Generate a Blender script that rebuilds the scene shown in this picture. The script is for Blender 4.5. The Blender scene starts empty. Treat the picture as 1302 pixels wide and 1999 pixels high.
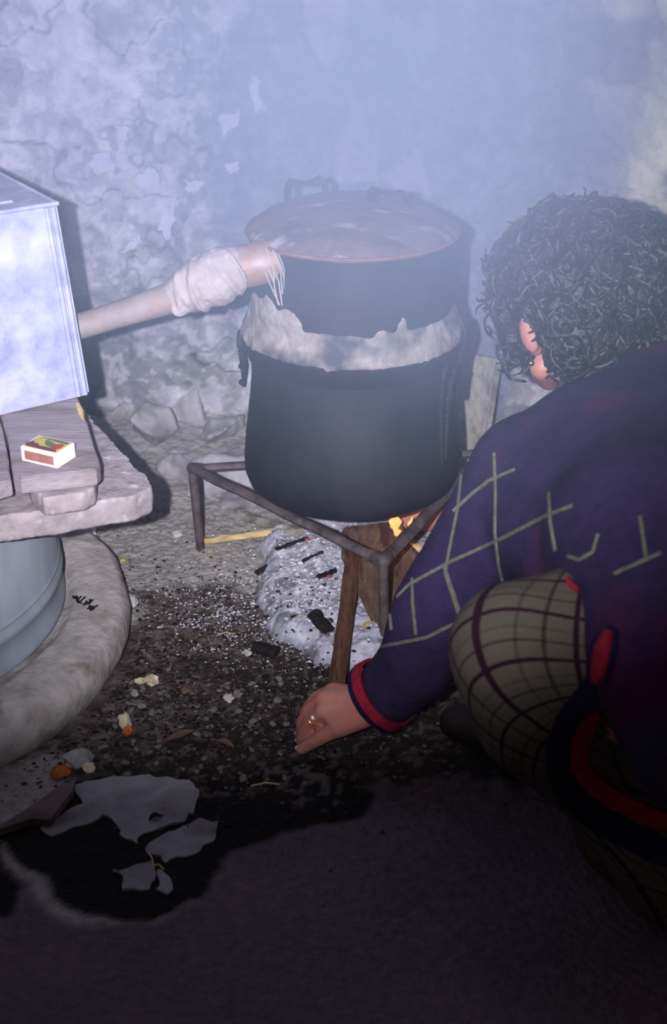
import bpy, bmesh, math, random
import numpy as np
from mathutils import Vector, Matrix, Quaternion, Euler
from mathutils.bvhtree import BVHTree
from mathutils.geometry import delaunay_2d_cdt

random.seed(7)
rng = np.random.RandomState(11)
S = bpy.context.scene
COL = S.collection
R = math.radians
V = Vector

# ---------------------------------------------------------------- camera
CAM_H = 1.3
PITCH = R(27.0)
cam = bpy.data.cameras.new('camera'); cam_o = bpy.data.objects.new('camera', cam); COL.objects.link(cam_o)
cam_o.location = (0, 0, CAM_H); cam_o.rotation_euler = (math.pi/2 - PITCH, 0, 0)
cam.sensor_fit = 'VERTICAL'; cam.sensor_height = 36; cam.lens = 50
cam.clip_start = .05; cam.clip_end = 50
cam.dof.use_dof = True; cam.dof.focus_distance = 2.32; cam.dof.aperture_fstop = 4.0
S.camera = cam_o

# ---------------------------------------------------------------- world, flash, exposure
w = bpy.data.worlds.new('world'); S.world = w; w.use_nodes = True
bg = w.node_tree.nodes['Background']; bg.inputs[0].default_value = (.60, .48, .54, 1); bg.inputs[1].default_value = .11
S.view_settings.view_transform = 'Standard'; S.view_settings.look = 'None'
S.view_settings.gamma = 1; S.view_settings.use_curve_mapping = False
S.view_settings.exposure = 0.0

F = 2776.0
CP, SP = math.cos(PITCH), math.sin(PITCH)
def ray(px, py):
    u = (px-651)/F; v = (py-999.5)/F
    return V((u, CP - v*SP, -SP - v*CP))
def P(px, py, Y=None, z=None):
    """world point seen at a photo pixel, on the vertical plane y=Y or the level plane z"""
    d = ray(px, py)
    t = Y/d.y if Y is not None else (z-CAM_H)/d.z
    return V((0, 0, CAM_H)) + d*t

fl = bpy.data.lights.new('camera_flash', 'SPOT'); fl_o = bpy.data.objects.new('camera_flash', fl); COL.objects.link(fl_o)
fl_o.location = (-.105, .02, 1.31)
fl.energy = 500; fl.color = (.95, .91, 1.0); fl.shadow_soft_size = .012
fl.spot_size = R(58); fl.spot_blend = 1.0
tgt = P(510, 190, Y=2.9)
fl_o.rotation_euler = (tgt - fl_o.location).to_track_quat('-Z', 'Y').to_euler()

# ---------------------------------------------------------------- noise
def _h(ix, iy, iz, seed):
    n = (ix*374761393 + iy*668265263 + iz*2147483647 + seed*1274126177) & 0x7fffffff
    n = ((n ^ (n >> 13))*1274126177) & 0x7fffffff
    return ((n ^ (n >> 16)) & 0xffff)/65535.0
def vn(x, y, z, seed=0):
    x = np.asarray(x, float); y = np.asarray(y, float); z = np.asarray(z, float) + 0*x
    ix = np.floor(x).astype(np.int64); iy = np.floor(y).astype(np.int64); iz = np.floor(z).astype(np.int64)
    fx = x-ix; fy = y-iy; fz = z-iz
    fx = fx*fx*(3-2*fx); fy = fy*fy*(3-2*fy); fz = fz*fz*(3-2*fz)
    r = 0
    for a in (0, 1):
        for b in (0, 1):
            for c in (0, 1):
                r = r + _h(ix+a, iy+b, iz+c, seed)*(fx if a else 1-fx)*(fy if b else 1-fy)*(fz if c else 1-fz)
    return r
def fbm(x, y, z=0., f=1., o=4, seed=0):
    s = 0; a = .5; t = 0
    for k in range(o):
        s = s + a*vn(np.asarray(x)*f+k*17.3, np.asarray(y)*f+k*9.1, np.asarray(z)*f+k*5.7, seed+k); t += a; a *= .5; f *= 2.03
    return s/t
def sstep(a, b, x):
    t = np.clip((x-a)/(b-a), 0, 1); return t*t*(3-2*t)
def inpoly(poly, X, Y):
    r = np.zeros(X.shape, bool); n = len(poly)
    for i in range(n):
        x1, y1 = poly[i][0], poly[i][1]; x2, y2 = poly[(i+1) % n][0], poly[(i+1) % n][1]
        if y1 == y2: continue
        c = ((y1 > Y) != (y2 > Y)) & (X < (x2-x1)*(Y-y1)/(y2-y1)+x1)
        r ^= c
    return r

# ---------------------------------------------------------------- materials
def lin(h):
    h = h.lstrip('#'); o = []
    for i in (0, 2, 4):
        c = int(h[i:i+2], 16)/255; o.append(c/12.92 if c <= .04045 else ((c+.055)/1.055)**2.4)
    return (*o, 1)
def newmat(name):
    m = bpy.data.materials.new(name); m.use_nodes = True
    return m, m.node_tree, m.node_tree.nodes['Principled BSDF']
def mat(name, c1, c2=None, scale=20, rough=.8, metal=0, bump=.3, bscale=60, c3=None, s3=6, t3=(.5, .65), attr=None, stretch=None, spec=.4, bdist=.004):
    m, nt, b = newmat(name); N = nt.nodes; L = nt.links
    tc = N.new('ShaderNodeTexCoord'); src = tc.outputs['Object']
    if stretch:
        mp = N.new('ShaderNodeMapping'); mp.inputs['Scale'].default_value = stretch; L.new(src, mp.inputs['Vector']); src = mp.outputs[0]
    nz = N.new('ShaderNodeTexNoise'); nz.inputs['Scale'].default_value = scale; nz.inputs['Detail'].default_value = 6; nz.inputs['Roughness'].default_value = .65
    L.new(src, nz.inputs['Vector'])
    cr = N.new('ShaderNodeValToRGB'); L.new(nz.outputs['Fac'], cr.inputs['Fac'])
    cr.color_ramp.elements[0].position = .34; cr.color_ramp.elements[1].position = .66
    cr.color_ramp.elements[0].color = lin(c1) if isinstance(c1, str) else c1
    c2 = c2 or c1
    cr.color_ramp.elements[1].color = lin(c2) if isinstance(c2, str) else c2
    out = cr.outputs['Color']
    if attr:
        at = N.new('ShaderNodeAttribute'); at.attribute_name = attr
        mx = N.new('ShaderNodeMix'); mx.data_type = 'RGBA'; mx.blend_type = 'MULTIPLY'; mx.inputs[0].default_value = 1
        L.new(out, mx.inputs[6]); L.new(at.outputs['Color'], mx.inputs[7]); out = mx.outputs[2]
    if c3:
        n3 = N.new('ShaderNodeTexNoise'); n3.inputs['Scale'].default_value = s3; n3.inputs['Detail'].default_value = 5; L.new(src, n3.inputs['Vector'])
        r3 = N.new('ShaderNodeMapRange'); r3.inputs[1].default_value = t3[0]; r3.inputs[2].default_value = t3[1]; L.new(n3.outputs['Fac'], r3.inputs[0])
        mx = N.new('ShaderNodeMix'); mx.data_type = 'RGBA'; L.new(r3.outputs[0], mx.inputs[0]); L.new(out, mx.inputs[6]); mx.inputs[7].default_value = lin(c3); out = mx.outputs[2]
    L.new(out, b.inputs['Base Color'])
    b.inputs['Roughness'].default_value = rough; b.inputs['Metallic'].default_value = metal
    b.inputs['Specular IOR Level'].default_value = spec
    if bump:
        nb = N.new('ShaderNodeTexNoise'); nb.inputs['Scale'].default_value = bscale; nb.inputs['Detail'].default_value = 6; L.new(src, nb.inputs['Vector'])
        bp = N.new('ShaderNodeBump'); bp.inputs['Strength'].default_value = bump; bp.inputs['Distance'].default_value = bdist
        L.new(nb.outputs['Fac'], bp.inputs['Height']); L.new(bp.outputs[0], b.inputs['Normal'])
    return m
W = '#ffffff'
M = {}
M['wall'] = mat('wall_plaster', (.66, .66, .67, 1), (1.0, 1.0, .98, 1), 24, .9, 0, 1, 38, attr='col', spec=.2, bdist=.012)
M['ground'] = mat('ground', (.72, .72, .72, 1), (1.15, 1.15, 1.15, 1), 60, .85, 0, .9, 90, attr='col', spec=.3, bdist=.008)
M['galv'] = mat('galvanised', '#8c90b0', '#b2b6d4', 26, .8, 0, .15, 30, c3='#cccce2', s3=14, t3=(.5, .85), spec=.2)
M['galv_drum'] = mat('galvanised_drum', '#8f99a6', '#a8b2c0', 7, .5, 0, .08, 30, stretch=(1, 1, .35))
M['cement'] = mat('cement', '#a09a96', '#c4c0bc', 26, .9, 0, .8, 60, c3='#7d6a58', s3=14, t3=(.6, .75))
M['slab'] = mat('slab_stone', '#8a8284', '#aca4a6', 24, .9, 0, .7, 70, c3='#bcb6ba', s3=40, t3=(.60, .72))
M['oldwood'] = mat('old_board', '#857c80', '#a39a9e', 9, .8, 0, .5, 40, c3='#736a62', s3=5, t3=(.55, .75), stretch=(1, 5, 5))
M['palewood'] = mat('pale_wood', '#b49c6c', '#d9c48e', 12, .8, 0, .4, 60, stretch=(2, 14, 14))
M['board'] = mat('grey_board', '#8b887c', '#a8a596', 10, .8, 0, .3, 40, stretch=(9, 9, 1), c3='#6a6558', s3=3)
M['brownwood'] = mat('brown_firewood', '#4a3026', '#74503c', 14, .75, 0, .6, 60, stretch=(9, 1.2, 9), c3='#30201c', s3=5, t3=(.5, .7))
M['log'] = mat('split_log', '#54413a', '#745e50', 14, .75, 0, .7, 50, stretch=(7, 1.5, 7), c3='#3a2620', s3=8, t3=(.5, .62))
M['soot'] = mat('sooty_copper', '#16161c', '#26262c', 9, .62, .3, .25, 40, c3='#332a2a', s3=5, t3=(.55, .8))
M['hat'] = mat('sooty_still_head', '#1c1e24', '#30323a', 10, .7, .2, .3, 40, c3='#45464c', s3=14, t3=(.58, .8))
M['lid'] = mat('smoked_copper_lid', '#584648', '#786468', 12, .85, .1, .35, 30, c3='#b0a2a8', s3=16, t3=(.55, .72), stretch=(1, 2, 1))
M['copper'] = mat('dull_copper', '#96705e', '#a8887a', 12, .6, .25, .35, 50, c3='#aaa0a2', s3=18, t3=(.5, .66))
M['pipe'] = mat('tarnished_pipe', '#82736e', '#9c8f8b', 14, .7, .1, .4, 50, c3='#b06c50', s3=6, t3=(.54, .7))
M['rust'] = mat('rust_rim', '#74524a', '#8c6860', 30, .8, .2, .5, 80)
M['clay'] = mat('dried_clay', '#7f7674', '#a09894', 22, .95, 0, 1, 50, c3='#45444a', s3=13, t3=(.50, .66), bdist=.006)
M['cloth'] = mat('pale_cloth', '#9c8e8c', '#beb2b2', 18, .95, 0, .8, 50, c3='#8e7c74', s3=13, t3=(.62, .76))
M['iron'] = mat('wrought_iron', '#3e3434', '#6a5e60', 22, .7, .3, .6, 60, c3='#8c8688', s3=26, t3=(.62, .8))
M['ash'] = mat('wood_ash', '#9a9cac', '#dcdeea', 40, 1, 0, .9, 80, attr='col', spec=.1)
M['fleck'] = mat('ash_fleck', W, W, 10, .9, 0, 0, attr='col', spec=.2)
M['char'] = mat('charcoal', '#0c0a0c', '#1e1a1c', 30, .8, 0, .5, 60)
M['stone'] = mat('pebble', '#5c5654', '#8e8886', 60, .85, 0, .4, 120)
M['darkstone'] = mat('dark_pebble', '#2a2426', '#443c3e', 60, .6, 0, .4, 120)
M['palestone'] = mat('pale_pebble', '#a8a6a2', '#c8c6c4', 60, .85, 0, .4, 120)
M['peel'] = mat('cream_peel', '#c8b888', '#f0e8d0', 40, .7, 0, .4, 60)
M['white'] = mat('white_scrap', '#e8e0dc', '#ffffff', 40, .7, 0, .4, 60)
M['yellow'] = mat('yellow_scrap', '#b09a30', '#cdb860', 60, .7, 0, .3, 60)
M['orange'] = mat('orange_rind', '#a04c20', '#c8783c', 60, .7, 0, .4, 60)
M['leaf'] = mat('dry_leaf', '#5c463c', '#7c6254', 40, .8, 0, .4, 90)
M['rock'] = mat('rubble_stone', '#8a888c', '#b2b0b4', 18, .95, 0, .7, 40, c3='#5e5a56', s3=7, t3=(.5, .7))
M['redstone'] = mat('fire_reddened_stone', '#9a6450', '#bc8672', 12, .9, 0, .5, 40)
M['plaster'] = mat('plaster_flake', '#a6a4c2', '#c6c4dc', 24, .95, 0, .6, 60)
M['wool'] = mat('purple_wool', '#251d3a', '#2e2544', 40, .95, 0, .7, 260, c3='#5c1c3c', s3=4.5, t3=(.54, .72), spec=.15)
M['wool_line'] = mat('grey_green_yarn', '#505248', '#66685c', 120, .95, 0, .5, 300, spec=.1)
M['red_knit'] = mat('red_knit', '#74182c', '#942438', 60, .95, 0, .7, 260, spec=.1)
M['dark_knit'] = mat('dark_knit', '#171430', '#221c3c', 60, .95, 0, .7, 260, spec=.1)
M['skin'] = mat('skin', '#a87062', '#b88070', 20, .5, 0, .25, 120, c3='#b0625a', s3=9, t3=(.5, .8))
M['hair'] = mat('dark_hair', '#0c0b0e', '#1c1a1e', 90, .5, 0, .6, 200, spec=.6)
M['gold'] = mat('gold', '#d8b060', '#e8c880', 10, .25, 1, 0)
M['eye'] = mat('eye_white', '#e8e4e0', '#f4f0ee', 10, .3, 0, 0)
M['iris'] = mat('iris', '#20140e', '#2c1c12', 10, .3, 0, 0)
M['lip'] = mat('lip', '#a04848', '#b05858', 10, .5, 0, 0)
M['nail'] = mat('fingernail', '#d0a0a0', '#dcb0b0', 10, .35, 0, 0)
M['stocking'] = mat('red_stocking', '#7a2418', '#8c3020', 60, .9, 0, .5, 200)
M['shoe'] = mat('dark_shoe', '#141012', '#1e181a', 20, .6, 0, .3, 80)
M['card'] = mat('white_card', '#ece6ee', '#fbf6fc', 20, .6, 0, 0)
M['strike'] = mat('striking_strip', '#8c5a52', '#a87068', 40, .8, 0, .3, 200)
M['lab_y'] = mat('label_yellow', '#b8a848', '#cdbf62', 20, .5, 0, 0)
M['lab_g'] = mat('label_green', '#5c6444', '#6e7656', 20, .5, 0, 0)
M['lab_r'] = mat('label_red', '#982c30', '#b8403c', 20, .5, 0, 0)
M['lab_d'] = mat('label_maroon', '#5c2c3c', '#6e3848', 20, .5, 0, 0)
def flame_mat():
    m, nt, b = newmat('flame'); b.inputs['Base Color'].default_value = (.8, .3, .08, 1)
    b.inputs['Emission Color'].default_value = (1, .38, .12, 1); b.inputs['Emission Strength'].default_value = 1.0
    return m
M['flame'] = flame_mat()
def ember_mat():
    m, nt, b = newmat('ember'); b.inputs['Base Color'].default_value = (.2, .05, .03, 1)
    b.inputs['Emission Color'].default_value = (1, .18, .05, 1); b.inputs['Emission Strength'].default_value = .12
    return m
M['ember'] = ember_mat()
def plaid_mat():
    m, nt, b = newmat('plaid_wool'); N = nt.nodes; L = nt.links
    uv = N.new('ShaderNodeUVMap'); uv.uv_map = 'plaid'
    sx = N.new('ShaderNodeSeparateXYZ'); L.new(uv.outputs[0], sx.inputs[0])
    def math_(op, a, bb):
        n = N.new('ShaderNodeMath'); n.operation = op
        for i, q in enumerate((a, bb)):
            if q is None: continue
            if isinstance(q, (int, float)): n.inputs[i].default_value = q
            else: L.new(q, n.inputs[i])
        return n.outputs[0]
    def line(src, per, off, wd):
        f = math_('FRACT', math_('ADD', math_('DIVIDE', src, per), off), None)
        d = math_('ABSOLUTE', math_('SUBTRACT', f, .5), None)
        return math_('LESS_THAN', d, wd/per/2)
    U, Vv = sx.outputs[0], sx.outputs[1]
    tot = None
    for s_, per in ((U, .040), (Vv, .040)):
        a = line(s_, per, 0, .0034); c = math_('MULTIPLY', line(s_, per, .62, .0020), .7); d = math_('MULTIPLY', line(s_, per, .36, .0014), .4)
        for q in (a, c, d): tot = q if tot is None else math_('ADD', tot, q)
    nz = N.new('ShaderNodeTexNoise'); nz.inputs['Scale'].default_value = 240
    cl = N.new('ShaderNodeMath'); cl.operation = 'MINIMUM'; L.new(tot, cl.inputs[0]); cl.inputs[1].default_value = 1
    mx = N.new('ShaderNodeMix'); mx.data_type = 'RGBA'; L.new(cl.outputs[0], mx.inputs[0])
    mx.inputs[6].default_value = lin('#5c574d'); mx.inputs[7].default_value = lin('#2c1624')
    m2 = N.new('ShaderNodeMix'); m2.data_type = 'RGBA'; m2.blend_type = 'MULTIPLY'; m2.inputs[0].default_value = .5
    L.new(mx.outputs[2], m2.inputs[6]); L.new(nz.outputs['Fac'], m2.inputs[7]); L.new(m2.outputs[2], b.inputs['Base Color'])
    b.inputs['Roughness'].default_value = .95; b.inputs['Specular IOR Level'].default_value = .1
    bp = N.new('ShaderNodeBump'); bp.inputs['Strength'].default_value = .5; bp.inputs['Distance'].default_value = .002
    L.new(nz.outputs['Fac'], bp.inputs['Height']); L.new(bp.outputs[0], b.inputs['Normal'])
    return m
M['plaid'] = plaid_mat()

# ---------------------------------------------------------------- object helpers
def root(name, loc, label, cat, group=None):
    o = bpy.data.objects.new(name, None); COL.objects.link(o); o.location = loc; o.empty_display_size = .05
    tag(o, label, cat, group); return o
def tag(o, label=None, cat=None, group=None, kind=None):
    if label: o['label'] = label
    if cat: o['category'] = cat
    if group: o['group'] = group
    if kind: o['kind'] = kind
    return o
def wloc(o):
    p = V(o.location)
    while o.parent: o = o.parent; p += V(o.location)
    return p
def obj(name, me, m, parent=None, smooth=True, base=None):
    """me holds world coordinates; the object gets its parent's origin, or base"""
    if isinstance(me, bmesh.types.BMesh):
        bm = me; bmesh.ops.recalc_face_normals(bm, faces=bm.faces[:]); me = bpy.data.meshes.new(name); bm.to_mesh(me); bm.free()
    org = V((0, 0, 0))
    if parent is not None: org = wloc(parent)
    elif base is not None: org = V(base)
    if org.length > 0: me.transform(Matrix.Translation(-org))
    if smooth: me.shade_smooth(); me.set_sharp_from_angle(angle=R(52))
    else: me.shade_flat()
    if m: me.materials.clear(); me.materials.append(M[m] if isinstance(m, str) else m)
    o = bpy.data.objects.new(name, me); COL.objects.link(o)
    if parent is not None: o.parent = parent
    elif base is not None: o.location = base
    return o
def from_np(verts, faces, name='m'):
    me = bpy.data.meshes.new(name)
    verts = np.asarray(verts, np.float32); faces = np.asarray(faces, np.int32)
    me.vertices.add(len(verts)); me.vertices.foreach_set('co', verts.ravel())
    k = faces.shape[1]
    me.loops.add(faces.size); me.loops.foreach_set('vertex_index', faces.ravel())
    me.polygons.add(len(faces)); me.polygons.foreach_set('loop_start', np.arange(0, faces.size, k, dtype=np.int32))
    me.update(calc_edges=True); me.validate(); return me
def set_col(me, c):
    a = me.color_attributes.new('col', 'FLOAT_COLOR', 'POINT')
    c = np.concatenate([c, np.ones((len(c), 1))], 1).astype(np.float32); a.data.foreach_set('color', c.ravel())
def coords(me):
    a = np.empty(len(me.vertices)*3, np.float32); me.vertices.foreach_get('co', a); return a.reshape(-1, 3).astype(float)
def setco(me, a):
    me.vertices.foreach_set('co', a.astype(np.float32).ravel()); me.update()
def normals(me):
    a = np.empty(len(me.vertices)*3, np.float32); me.vertices.foreach_get('normal', a); return a.reshape(-1, 3).astype(float)
def frame(d):
    d = V(d).normalized(); a = V((0, 0, 1)) if abs(d.z) < .9 else V((1, 0, 0))
    x = d.cross(a).normalized(); y = x.cross(d).normalized(); return x, y, d
def tube(pts, rad, n=12, bm=None, flat=1.0, cap=True, closed=False):
    """sweep; rad scalar or list; flat squashes the second axis"""
    bm = bm or bmesh.new(); pts = [V(p) for p in pts]
    rad = rad if isinstance(rad, (list, tuple, np.ndarray)) else [rad]*len(pts)
    rings = []; x = None; m = len(pts)
    for i, p in enumerate(pts):
        if closed: d = (pts[(i+1) % m]-pts[i-1]).normalized()
        else: d = (pts[min(i+1, m-1)]-pts[max(i-1, 0)]).normalized()
        if x is None: x, y, _ = frame(d)
        else:
            x = (x - d*x.dot(d)).normalized(); y = x.cross(d).normalized()
        rings.append([bm.verts.new(p + (x*math.cos(2*math.pi*k/n) + y*math.sin(2*math.pi*k/n)*flat)*rad[i]) for k in range(n)])
    for i in range(m if closed else m-1):
        a, b = rings[i], rings[(i+1) % m]
        for k in range(n): bm.faces.new((a[k], a[(k+1) % n], b[(k+1) % n], b[k]))
    if cap and not closed: bm.faces.new(rings[0][::-1]); bm.faces.new(rings[-1])
    return bm
def lathe(prof, cx, cy, n=64, bm=None, capb=True, capt=True):
    bm = bm or bmesh.new(); rings = []
    for r, z in prof:
        rings.append([bm.verts.new((cx+r*math.cos(2*math.pi*k/n), cy+r*math.sin(2*math.pi*k/n), z)) for k in range(n)])
    for a, b in zip(rings, rings[1:]):
        for k in range(n): bm.faces.new((a[k], a[(k+1) % n], b[(k+1) % n], b[k]))
    if capb: bm.faces.new(rings[0][::-1])
    if capt: bm.faces.new(rings[-1])
    return bm
def box(c, u, v, wv, bm=None, bev=.002):
    """box with centre c and three half-axis vectors"""
    b2 = bmesh.new(); c, u, v, wv = V(c), V(u), V(v), V(wv)
    vs = [b2.verts.new(c+u*a+v*b+wv*d) for a in (-1, 1) for b in (-1, 1) for d in (-1, 1)]
    for f in ((0, 1, 3, 2), (4, 6, 7, 5), (0, 4, 5, 1), (2, 3, 7, 6), (0, 2, 6, 4), (1, 5, 7, 3)): b2.faces.new([vs[i] for i in f])
    if bev: bmesh.ops.bevel(b2, geom=b2.edges[:], offset=bev, segments=2, affect='EDGES')
    if bm is None: return b2
    me = bpy.data.meshes.new('t'); b2.to_mesh(me); b2.free(); bm.from_mesh(me); bpy.data.meshes.remove(me); return bm
def prism(pts, h, bm=None, bev=0, jit=0):
    """polygon of points extruded straight down by h"""
    b2 = bmesh.new()
    q = []
    for i in range(len(pts)):
        a, b = V(pts[i]), V(pts[(i+1) % len(pts)]); q.append(a)
        if jit:
            k = max(1, int((b-a).length/.03))
            for j in range(1, k):
                e = a.lerp(b, j/k); q.append(e+V((random.uniform(-jit, jit), random.uniform(-jit, jit), 0)))
    f = b2.faces.new([b2.verts.new(p) for p in q])
    if f.normal.z < 0 or True: b2.normal_update()
    r = bmesh.ops.extrude_face_region(b2, geom=[f])
    for e in r['geom']:
        if isinstance(e, bmesh.types.BMVert): e.co += V(h) if not isinstance(h, (int, float)) else V((0, 0, -h))
    bmesh.ops.recalc_face_normals(b2, faces=b2.faces[:])
    if bev: bmesh.ops.bevel(b2, geom=[e for e in b2.edges if len(e.link_faces) == 2 and e.calc_face_angle(0) > .6 and abs((e.verts[0].co-e.verts[1].co).normalized().z) < .7], offset=bev, segments=2, affect='EDGES')
    return b2
def ball(c, r, bm=None, sub=2, rot=None, scale=(1, 1, 1)):
    bm = bm or bmesh.new()
    m = Matrix.Translation(V(c)) @ ((rot.to_matrix() if hasattr(rot, 'to_matrix') else rot).to_4x4() if rot else Matrix.Identity(4)) @ Matrix.Diagonal((scale[0]*r, scale[1]*r, scale[2]*r, 1))
    bmesh.ops.create_icosphere(bm, subdivisions=sub, radius=1, matrix=m); return bm
def limb(chain, bm=None, sub=2):
    """tapered capsules through [(point, radius), ...]"""
    bm = bm or bmesh.new()
    for (a, ra), (b, rb) in zip(chain, chain[1:]):
        ball(a, ra, bm, sub); ball(b, rb, bm, sub)
        if (V(b)-V(a)).length > 1e-4: tube([a, b], [ra*.985, rb*.985], 18, bm)
    return bm
def remesh(bm, vox, smooth=6, disp=None):
    me = bpy.data.meshes.new('t'); bm.to_mesh(me); bm.free()
    o = bpy.data.objects.new('t', me); COL.objects.link(o)
    m = o.modifiers.new('r', 'REMESH'); m.mode = 'VOXEL'; m.voxel_size = vox
    if smooth:
        s = o.modifiers.new('s', 'SMOOTH'); s.factor = .5; s.iterations = smooth
    dg = bpy.context.evaluated_depsgraph_get()
    out = bpy.data.meshes.new_from_object(o.evaluated_get(dg))
    bpy.data.objects.remove(o); bpy.data.meshes.remove(me)
    if disp:
        for amp, fr, seed in disp:
            c = coords(out); n = normals(out)
            d = fbm(c[:, 0], c[:, 1], c[:, 2], fr, 4, seed)-.5
            setco(out, c+n*(d*2*amp)[:, None])
    return out
def parrot(px, py, Y, e): return P(px, py, Y=Y)

# ================================================================= SETTING
# ---- ground
WY = 2.95
CX = P(1068, 600, Y=WY).x       # where the two walls meet
WR_DIR = V((.80, -.60, 0))       # right wall runs forward from the corner
gx = np.linspace(-1.5, 1.5, 500); gy = np.linspace(.55, 3.08, 420)
GX, GY = np.meshgrid(gx, gy)
nx, ny = len(gx), len(gy)
def gridfaces(nx, ny):
    i = np.arange(nx-1)[None, :] + (np.arange(ny-1)*nx)[:, None]; i = i.ravel()
    return np.stack([i, i+1, i+1+nx, i+nx], 1)
def fpoly(pl, z=0.): return [(P(x, y, z=z).x, P(x, y, z=z).y) for x, y in pl]
jx = (fbm(GX, GY, 0, 14, 4, 5)-.5)*.07; jy = (fbm(GX, GY, 0, 14, 4, 6)-.5)*.07
def fm(pl, s=1.0, jit=1.0): return inpoly(fpoly(pl), GX+jx*jit, GY+jy*jit).astype(float)
def blur(a, k=2):
    for _ in range(k):
        a = (a + np.roll(a, 1, 0)+np.roll(a, -1, 0)+np.roll(a, 1, 1)+np.roll(a, -1, 1))/5
    return a
n1 = fbm(GX, GY, 0, 9, 5, 1); n2 = fbm(GX, GY, 0, 40, 4, 2); n3 = fbm(GX, GY, 0, 90, 2, 3); n4 = fbm(GX, GY, 0, 4, 4, 9)
def C(h): return np.array(lin(h)[:3])
col = np.zeros((ny, nx, 3)) + C('#aca8a4')
col = col*(.75+.5*n1[..., None])
def blend(mask, c):
    global col
    col = col*(1-mask[..., None]) + c*mask[..., None]
# dark soil belt in front of the hearth
soil = blur(fm([(215, 1230), (300, 1150), (430, 1110), (520, 1150), (640, 1230), (800, 1180), (1400, 1100), (1400, 1560), (600, 1580), (380, 1545), (150, 1500), (-300, 1500)], jit=2.2), 7)
blend(soil, C('#544b47')*(.35+1.4*n2[..., None]))
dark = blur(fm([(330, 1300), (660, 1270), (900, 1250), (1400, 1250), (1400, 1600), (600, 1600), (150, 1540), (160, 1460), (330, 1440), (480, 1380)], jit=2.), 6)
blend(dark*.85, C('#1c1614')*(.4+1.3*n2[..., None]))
# worn cement floor in the foreground
cem = blur(fm([(-400, 1560), (-10, 1640), (60, 1720), (150, 1790), (290, 1800), (400, 1740), (440, 1660), (560, 1610), (700, 1540), (1500, 1500), (1700, 2600), (-900, 2600)], jit=1.2), 2)
blend(cem, C('#6c5c68')*(.7+.6*n1[..., None]))
wet = blur(fm([(-400, 1600), (0, 1612), (70, 1600), (130, 1530), (380, 1510), (620, 1480), (760, 1560), (690, 1600), (560, 1625), (450, 1665), (400, 1745), (285, 1800), (170, 1780), (70, 1710), (20, 1650), (0, 1640), (50, 1740), (20, 1790), (-400, 1800)], jit=.7), 1)
blend(wet, C('#140e10')*(.7+.6*n1[..., None]))
hz = .004*(n2-.5)+.006*(n3-.5)*(1-cem) + .012*(n4-.5)*(1-cem) + soil*.008*(n2-.5)*2 - .0015*wet
# rubble slope towards the back wall
back = sstep(2.45, 2.95, GY)
hz = hz + back*(.03+.05*(fbm(GX, GY, 0, 7, 4, 21)-.3)) + .02*back*np.abs(fbm(GX, GY, 0, 16, 3, 22)-.5)
blend(back*.6, C('#a3a09e')*(.65+.7*n2[..., None]))
# grit near the ash
grit = (n3 > .62)*sstep(.1, .5, soil)*(1-cem)
blend(grit*.3, C('#8a8480'))
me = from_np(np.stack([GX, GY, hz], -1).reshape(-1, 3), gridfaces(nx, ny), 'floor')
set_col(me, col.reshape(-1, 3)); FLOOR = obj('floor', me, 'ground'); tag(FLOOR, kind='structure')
FLOOR_Z = hz
def gz(x, y):
    i = int(np.clip((x-gx[0])/(gx[1]-gx[0]), 0, nx-1)); j = int(np.clip((y-gy[0])/(gy[1]-gy[0]), 0, ny-1)); return float(hz[j, i])

# ---- walls
EXTRA = [0]
def wall(name, x0, x1, origin, direc, normal, paint):
    wx = np.linspace(x0, x1, int((x1-x0)/.0045)); wz = np.linspace(-.02, 1.35, 305)
    WX, WZ = np.meshgrid(wx, wz)
    a1 = fbm(WX, WZ, 0, 3, 5, 31); a2 = fbm(WX, WZ, 0, 10, 5, 32); a3 = fbm(WX, WZ, 0, 30, 4, 33)
    c, peel, rough = paint(WX, WZ, a1, a2, a3)
    d = .035*(a1-.5)+.018*(a2-.5)*rough+.006*(a3-.5)*rough+.005*peel+.004*EXTRA[0]
    pos = np.array(origin)[None, None]+WX[..., None]*np.array(direc)+np.array([0, 0, 1.])*WZ[..., None]+np.array(normal)*d[..., None]
    me = from_np(pos.reshape(-1, 3), gridfaces(len(wx), len(wz)), name); set_col(me, c.reshape(-1, 3))
    o = obj(name, me, 'wall'); return tag(o, kind='structure')
def wp(pl):  # back wall polygon from photo pixels
    return [(P(x, y, Y=WY).x, P(x, y, Y=WY).z) for x, y in pl]
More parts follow.
